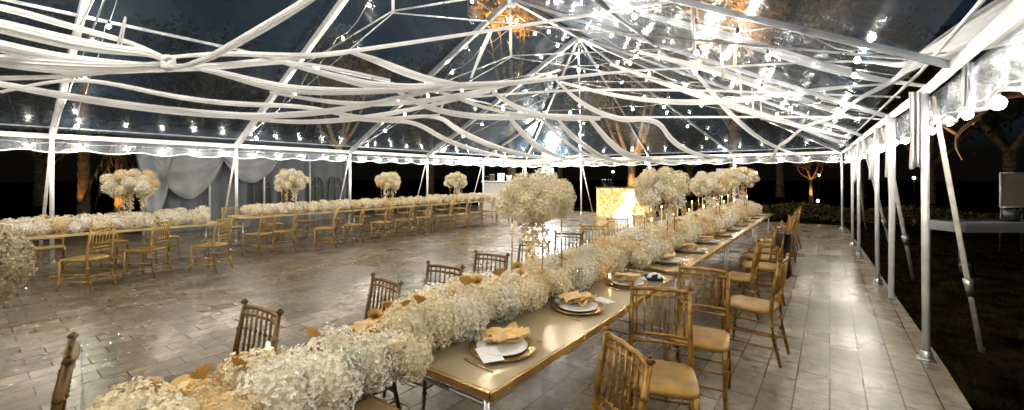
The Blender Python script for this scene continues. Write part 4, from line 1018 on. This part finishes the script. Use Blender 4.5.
# right-hand linen table outside
p0, p1 = atz(958, 219, .75), atz(1024, 223, .75); 
cx, cy = (p0.x+p1.x)/2+.3, (p0.y+p1.y)/2+.2
ot = thing('linen_table', 'low table with pale linen on the dark lawn at the right', 'table', (cx, cy, -.05), TH-.05)
mb = MB(); nu, nv = 40, 6; vs = []; w, dd = 2.6, .75
ring = []
for i in range(nu):
    u = i/nu*2*(w+dd)
    if u < w: x, y = -w/2+u, -dd/2
    elif u < w+dd: x, y = w/2, -dd/2+u-w
    elif u < 2*w+dd: x, y = w/2-(u-w-dd), dd/2
    else: x, y = -w/2, dd/2-(u-2*w-dd)
    ring.append((x, y))
for j, (z, s, a) in enumerate([(.80, .97, 0), (.795, 1.0, 0), (.72, 1.01, .01), (.62, 1.02, .03)]):
    for i, (x, y) in enumerate(ring): k_ = 1+a*math.sin(i*1.9); vs.append((x*s*k_, y*s*(1+a*2*math.sin(i*1.9)), z))
mb.add(vs, [(j*nu+i, j*nu+(i+1) % nu, (j+1)*nu+(i+1) % nu, (j+1)*nu+i) for j in range(3) for i in range(nu)]+[tuple(range(nu))]); build(mb, 'cloth', M['tablecloth'], ot)
for sx in (-1, 1):
    for sy in (-1, 1): mb = MB(); mb.tube([(sx*1.2, sy*.3, 0), (sx*1.2, sy*.3, .78)], .02, 8); build(mb, 'leg', M['steel'], ot)
q = at(992, 212, 8.6)
bk = thing('bucket', 'dark bucket standing on the linen table at the right', 'bucket', (cx+cT*.05, cy+sT*.05, .752)); mb = MB(); mb.lathe([(0, 0), (.1, 0), (.13, .22), (.12, .22), (.09, .02), (0, .02)], n=16); build(mb, 'body', M['dark'], bk); mb = MB(); mb.tube([(-.13, 0, .2), (-.08, 0, .3), (.08, 0, .3), (.13, 0, .2)], .005, 5); build(mb, 'handle', M['steel'], bk)

# ---------------- trees
def leafcloud(n, r, seed, ls=.12, clumps=14):
    rr = random.Random(seed); mb = MB()
    cs = [(Vector((rr.gauss(0, .5), rr.gauss(0, .5), rr.gauss(0, .38)))*r, rr.uniform(.22, .42)*r) for _ in range(clumps)]
    for i in range(n):
        c, cr = rr.choice(cs); p = c+Vector((rr.gauss(0, .5), rr.gauss(0, .5), rr.gauss(0, .45)))*cr
        a = Vector((rr.uniform(-1, 1), rr.uniform(-1, 1), rr.uniform(-1, 1))).normalized()*ls*rr.uniform(.6, 1.3); b = a.orthogonal().normalized()*ls*.35
        mb.add([p-a, p+b, p+a, p-b], [(0, 1, 2, 3)])
    return mb
def limbs(base, h, r, seed, fork=None, n=6, spread=1.5):
    rr = random.Random(seed); mb = MB(); b = Vector(base); fz = fork or h*.4
    mb.tube([b, b+Vector((rr.uniform(-.1, .1), 0, fz*.5)), b+Vector((0, rr.uniform(-.1, .1), fz))], [r*1.25, r, r*.85], 9)
    for k in range(n):
        a = 2*math.pi*k/n+rr.uniform(-.4, .4); s = spread*rr.uniform(.6, 1.1); top = b+Vector((math.cos(a)*s, math.sin(a)*s, fz+(h-fz)*rr.uniform(.6, 1)))
        st = b+Vector((0, 0, fz*.95)); mid = st.lerp(top, .45)+Vector((math.cos(a)*.25, math.sin(a)*.25, -.1))
        mb.tube(spline([st, mid, top], 5), [r*.6*(1-.08*i) for i in range(11)], 7)
        for q in range(2):
            e = mid.lerp(top, rr.uniform(.2, .8)); mb.tube([e, e+Vector((rr.uniform(-.8, .8), rr.uniform(-.8, .8), rr.uniform(.2, .9)))*(s*.5)], [r*.2, r*.05], 5)
    return mb
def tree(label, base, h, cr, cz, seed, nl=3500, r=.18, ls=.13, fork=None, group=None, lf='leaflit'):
    t = thing('tree', label, 'tree', base, 0, group)
    build(limbs((0, 0, 0), h, r, seed, fork, spread=cr*.7), 'trunk', M['bark'], t)
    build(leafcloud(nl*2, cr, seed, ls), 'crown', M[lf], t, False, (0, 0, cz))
    return t
b1 = at(632, 205, 23); b1.z = -.05
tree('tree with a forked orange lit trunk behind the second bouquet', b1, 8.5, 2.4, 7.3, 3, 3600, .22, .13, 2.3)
uplight(b1+Vector((.6, -1.2, 0)), b1+Vector((0, 0, 4)), 280, 'amber uplight at the foot of the forked tree')
b2 = at(735, 200, 21); b2.z = -.05
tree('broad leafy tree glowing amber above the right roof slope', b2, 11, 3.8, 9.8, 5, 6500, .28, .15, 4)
uplight(b2+Vector((-.5, -3.4, 5.6)), b2+Vector((0, 0, 10.5)), 3400, 'amber uplight under the broad leafy tree', size=1.1)
b3 = at(512, 200, 26); b3.z = -.05
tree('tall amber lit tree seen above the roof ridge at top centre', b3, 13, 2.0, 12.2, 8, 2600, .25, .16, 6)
uplight(b3+Vector((.5, -2.5, 8)), b3+Vector((0, 0, 13)), 1800, 'amber uplight in the tall centre tree', size=1.2)
b4 = at(811, 205, 25); b4.z = -.05
tree('small amber lit tree beyond the end of the aisle', b4, 3.4, 1.15, 3.0, 12, 1500, .09, .09, 1.6)
uplight(b4+Vector((0, -.6, 0)), b4+Vector((0, 0, 2)), 35, 'amber uplight below the small tree', size=1.4)
# right hand bare-limbed tree with a pruned limb hanging toward the tent
b5 = at(1075, 230, 9); b5.z = -.05
t5 = thing('tree', 'bare limbed orange lit tree at the right edge beyond the tent', 'tree', b5)
mb = MB(); mb.tube([(0, 0, 0), (.1, 0, 1.6), (0, 0, 3.2), (-.2, .1, 4.5)], [.24, .2, .18, .12], 10)
def rel(px, py, d): return at(px, py, d)-b5
mb.tube(spline([(0, 0, 2.9), rel(1040, 96, 8.8), rel(1005, 97, 8.6), rel(985, 110, 8.4), rel(972, 124, 8.25)], 5), [.085-.0032*i for i in range(21)], 8)
mb.tube(spline([rel(980, 116, 8.35), rel(960, 132, 8.2), rel(956, 146, 8.1), rel(962, 160, 8.0)], 5), [.040-.0022*i for i in range(16)], 8)
mb.tube(spline([rel(958, 135, 8.2), rel(945, 127, 8.2), rel(934, 118, 8.2)], 4), [.035-.003*i for i in range(9)], 6)
build(mb, 'trunk', M['bark'], t5)
build(leafcloud(2600, 1.6, 4, .08), 'crown', M['leaf'], t5, False, (0, .3, 4.9))
uplight(at(985, 262, 7.2)*1.0+Vector((0, 0, 0)) if False else Vector((at(965, 250, 7.3).x, at(965, 250, 7.3).y, -.05)), at(975, 125, 8.3), 110, 'amber uplight on the lawn below the bare limbed tree', size=.5)
# palm with wrapped trunk (left)
def palm(label, px, d, h, hang, seed):
    b = at(px, 200, d); b.z = -.05; t = thing('palm_tree', label, 'palm', b); rr = random.Random(seed)
    mb = MB(); pr = []
    for k in range(30): z = h*k/29; pr.append((.17-.05*k/29+(.02 if k % 2 else 0), z))
    mb.lathe(pr, n=12); build(mb, 'trunk', M['bark'], t); c = MB()
    for k in range(22):
        a = rr.uniform(0, 6.28); L = rr.uniform(1.3, 2.0); up = rr.uniform(-.9, .7) if hang else rr.uniform(0, .9); P = []
        for q in range(9): s = q/8; P.append(Vector((math.cos(a)*L*s*(.55 if up < 0 else 1), math.sin(a)*L*s*(.55 if up < 0 else 1), h+up*L*s-1.0*s*s)))
        c.tube(P, [.015]*9, 4)
        for q in range(1, 9):
            for sd in (-1, 1):
                sv = Vector((-math.sin(a), math.cos(a), 0))*sd*.28*(1.1-q/9); e = P[q]; tn = (P[q]-P[q-1])
                c.add([e-tn*.3, e+sv+tn*.6-Vector((0, 0, .15)), e+tn*.3], [(0, 1, 2)])
    build(c, 'fronds', M['palm'], t, False); return b
pb = palm('palm trunk rising behind the leftmost table', 84, 15, 5.5, False, 2)
uplight(pb+Vector((.5, -.5, 0)), pb+Vector((0, 0, 3)), 14, 'dim amber uplight at the foot of the left palm', size=1.0)
pb2 = palm('palm with hanging dry fronds left of the grey tent', 121, 14, 3.1, True, 5)
uplight(pb2+Vector((.5, -.4, 0)), pb2+Vector((0, 0, 2.4)), 30, 'amber uplight below the hanging palm fronds', size=1.2)
b6 = at(338, 205, 18); b6.z = -.05
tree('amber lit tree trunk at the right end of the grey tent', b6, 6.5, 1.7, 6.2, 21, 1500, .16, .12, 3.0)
uplight(b6+Vector((.7, -.6, 0)), b6+Vector((0, 0, 2.4)), 30, 'amber uplight beside the tree next to the grey tent', size=1.0)
# dark trees closing the garden
cr_m = leafcloud(2600, 3.6, 31, .26).mesh('dark_crown', M['leaf'], False); tr_m = limbs((0, 0, 0), 7, .25, 33, 2.5, spread=2.4).mesh('dark_trunk', M['bark'])
dt = [(-30, 10, 30), (40, 24, 5), (200, 27, 2), (290, 32, 1), (430, 34, 3), (560, 36, 9), (690, 36, 4), (780, 34, 8), (860, 33, 6), (930, 26, 11), (1010, 24, 7)]
for i, (px, d, sd) in enumerate(dt):
    if i == 0: d = 26
    b = at(px, 200, d); s = R.uniform(.85, 1.3)
    t = thing('tree', 'unlit dark tree in the night background, %s from the left' % ORD[i], 'tree', (b.x, b.y, -.05), R.uniform(0, 6), 'dark trees around the garden')
    link('trunk', tr_m, t, (0, 0, 0), (0, 0, 0), (s, s, s)); link('crown', cr_m, t, (0, 0, 6.3*s), (0, 0, R.uniform(0, 6)), (s, s, s))
# low hedge beyond the aisle
hg = MB(); rr = random.Random(9)
for i in range(9000):
    x = rr.uniform(-9, 12); y = 19+rr.uniform(0, 1.2); z = rr.uniform(0, .55)*(1-.2*math.sin(x*2)); a = Vector((rr.uniform(-1, 1), rr.uniform(-1, 1), rr.uniform(-1, 1))).normalized()*.06; b = a.orthogonal().normalized()*.03
    p = Vector((x, y, z)); hg.add([p-a, p+b, p+a, p-b], [(0, 1, 2, 3)])
tag(build(hg, 'hedge', M['leaf'], smooth=False), 'low brown hedge beyond the end of the aisle', 'hedge')
# garden lamps (small far points)
for px, py, d, lab in ((613, 171, 30, 'small far garden lamp left of the forked trunk'), (756, 172, 30, 'small far garden lamp right of the farthest bouquets'), (819, 174, 26, 'small lamp in the small amber tree'), (818, 200, 25, 'low white path lamp beyond the aisle'), (914, 177, 24, 'far garden lamp between the right hand poles')):
    c = at(px, py, d); v = thing('garden_lamp', lab, 'lamp', (c.x, c.y, -.05)); mb = MB(); mb.ball((0, 0, c.z), .07 if d > 20 else .05, 10, 7); build(mb, 'globe', emat('garden_lamp_glow', (1, .85, .6), 6), v); mb = MB(); mb.tube([(0, 0, 0), (0, 0, c.z-.05)], .015, 6); build(mb, 'post', M['dark'], v)

# ================================================================== WORLD / CAMERA
w = bpy.data.worlds.new('World'); SC.world = w; w.use_nodes = True; nt = w.node_tree
bg = nt.nodes['Background']; bg.inputs['Strength'].default_value = 1
wt = N(nt, 'ShaderNodeTexCoord'); sx_ = N(nt, 'ShaderNodeSeparateXYZ'); wr = N(nt, 'ShaderNodeValToRGB')
nt.links.new(wt.outputs['Generated'], sx_.inputs[0]); nt.links.new(sx_.outputs['Z'], wr.inputs['Fac']); nt.links.new(wr.outputs[0], bg.inputs['Color'])
wr.color_ramp.elements[0].color = (.0006, .0005, .0003, 1); wr.color_ramp.elements[0].position = .04
wr.color_ramp.elements[1].color = (.0016, .0030, .0052, 1); wr.color_ramp.elements[1].position = .14
cam = bpy.data.cameras.new('camera'); co = bpy.data.objects.new('camera', cam); COL.objects.link(co); SC.camera = co
co.location = (0, 0, HC); co.rotation_euler = (math.pi/2, 0, TH)
cam.sensor_width = 36; cam.lens = 36*F/1024; cam.shift_y = -(205-YH)/1024; cam.clip_start = .02; cam.clip_end = 600
vs_ = SC.view_settings; vs_.view_transform = 'Standard'; vs_.look = 'None'; vs_.gamma = 1; vs_.exposure = 2.5
cy_ = SC.cycles
cy_.use_denoising = True
cy_.max_bounces = 8; cy_.transparent_max_bounces = 24; cy_.diffuse_bounces = 3; cy_.glossy_bounces = 3; cy_.sample_clamp_indirect = 4
cy_.caustics_reflective = False; cy_.caustics_refractive = False
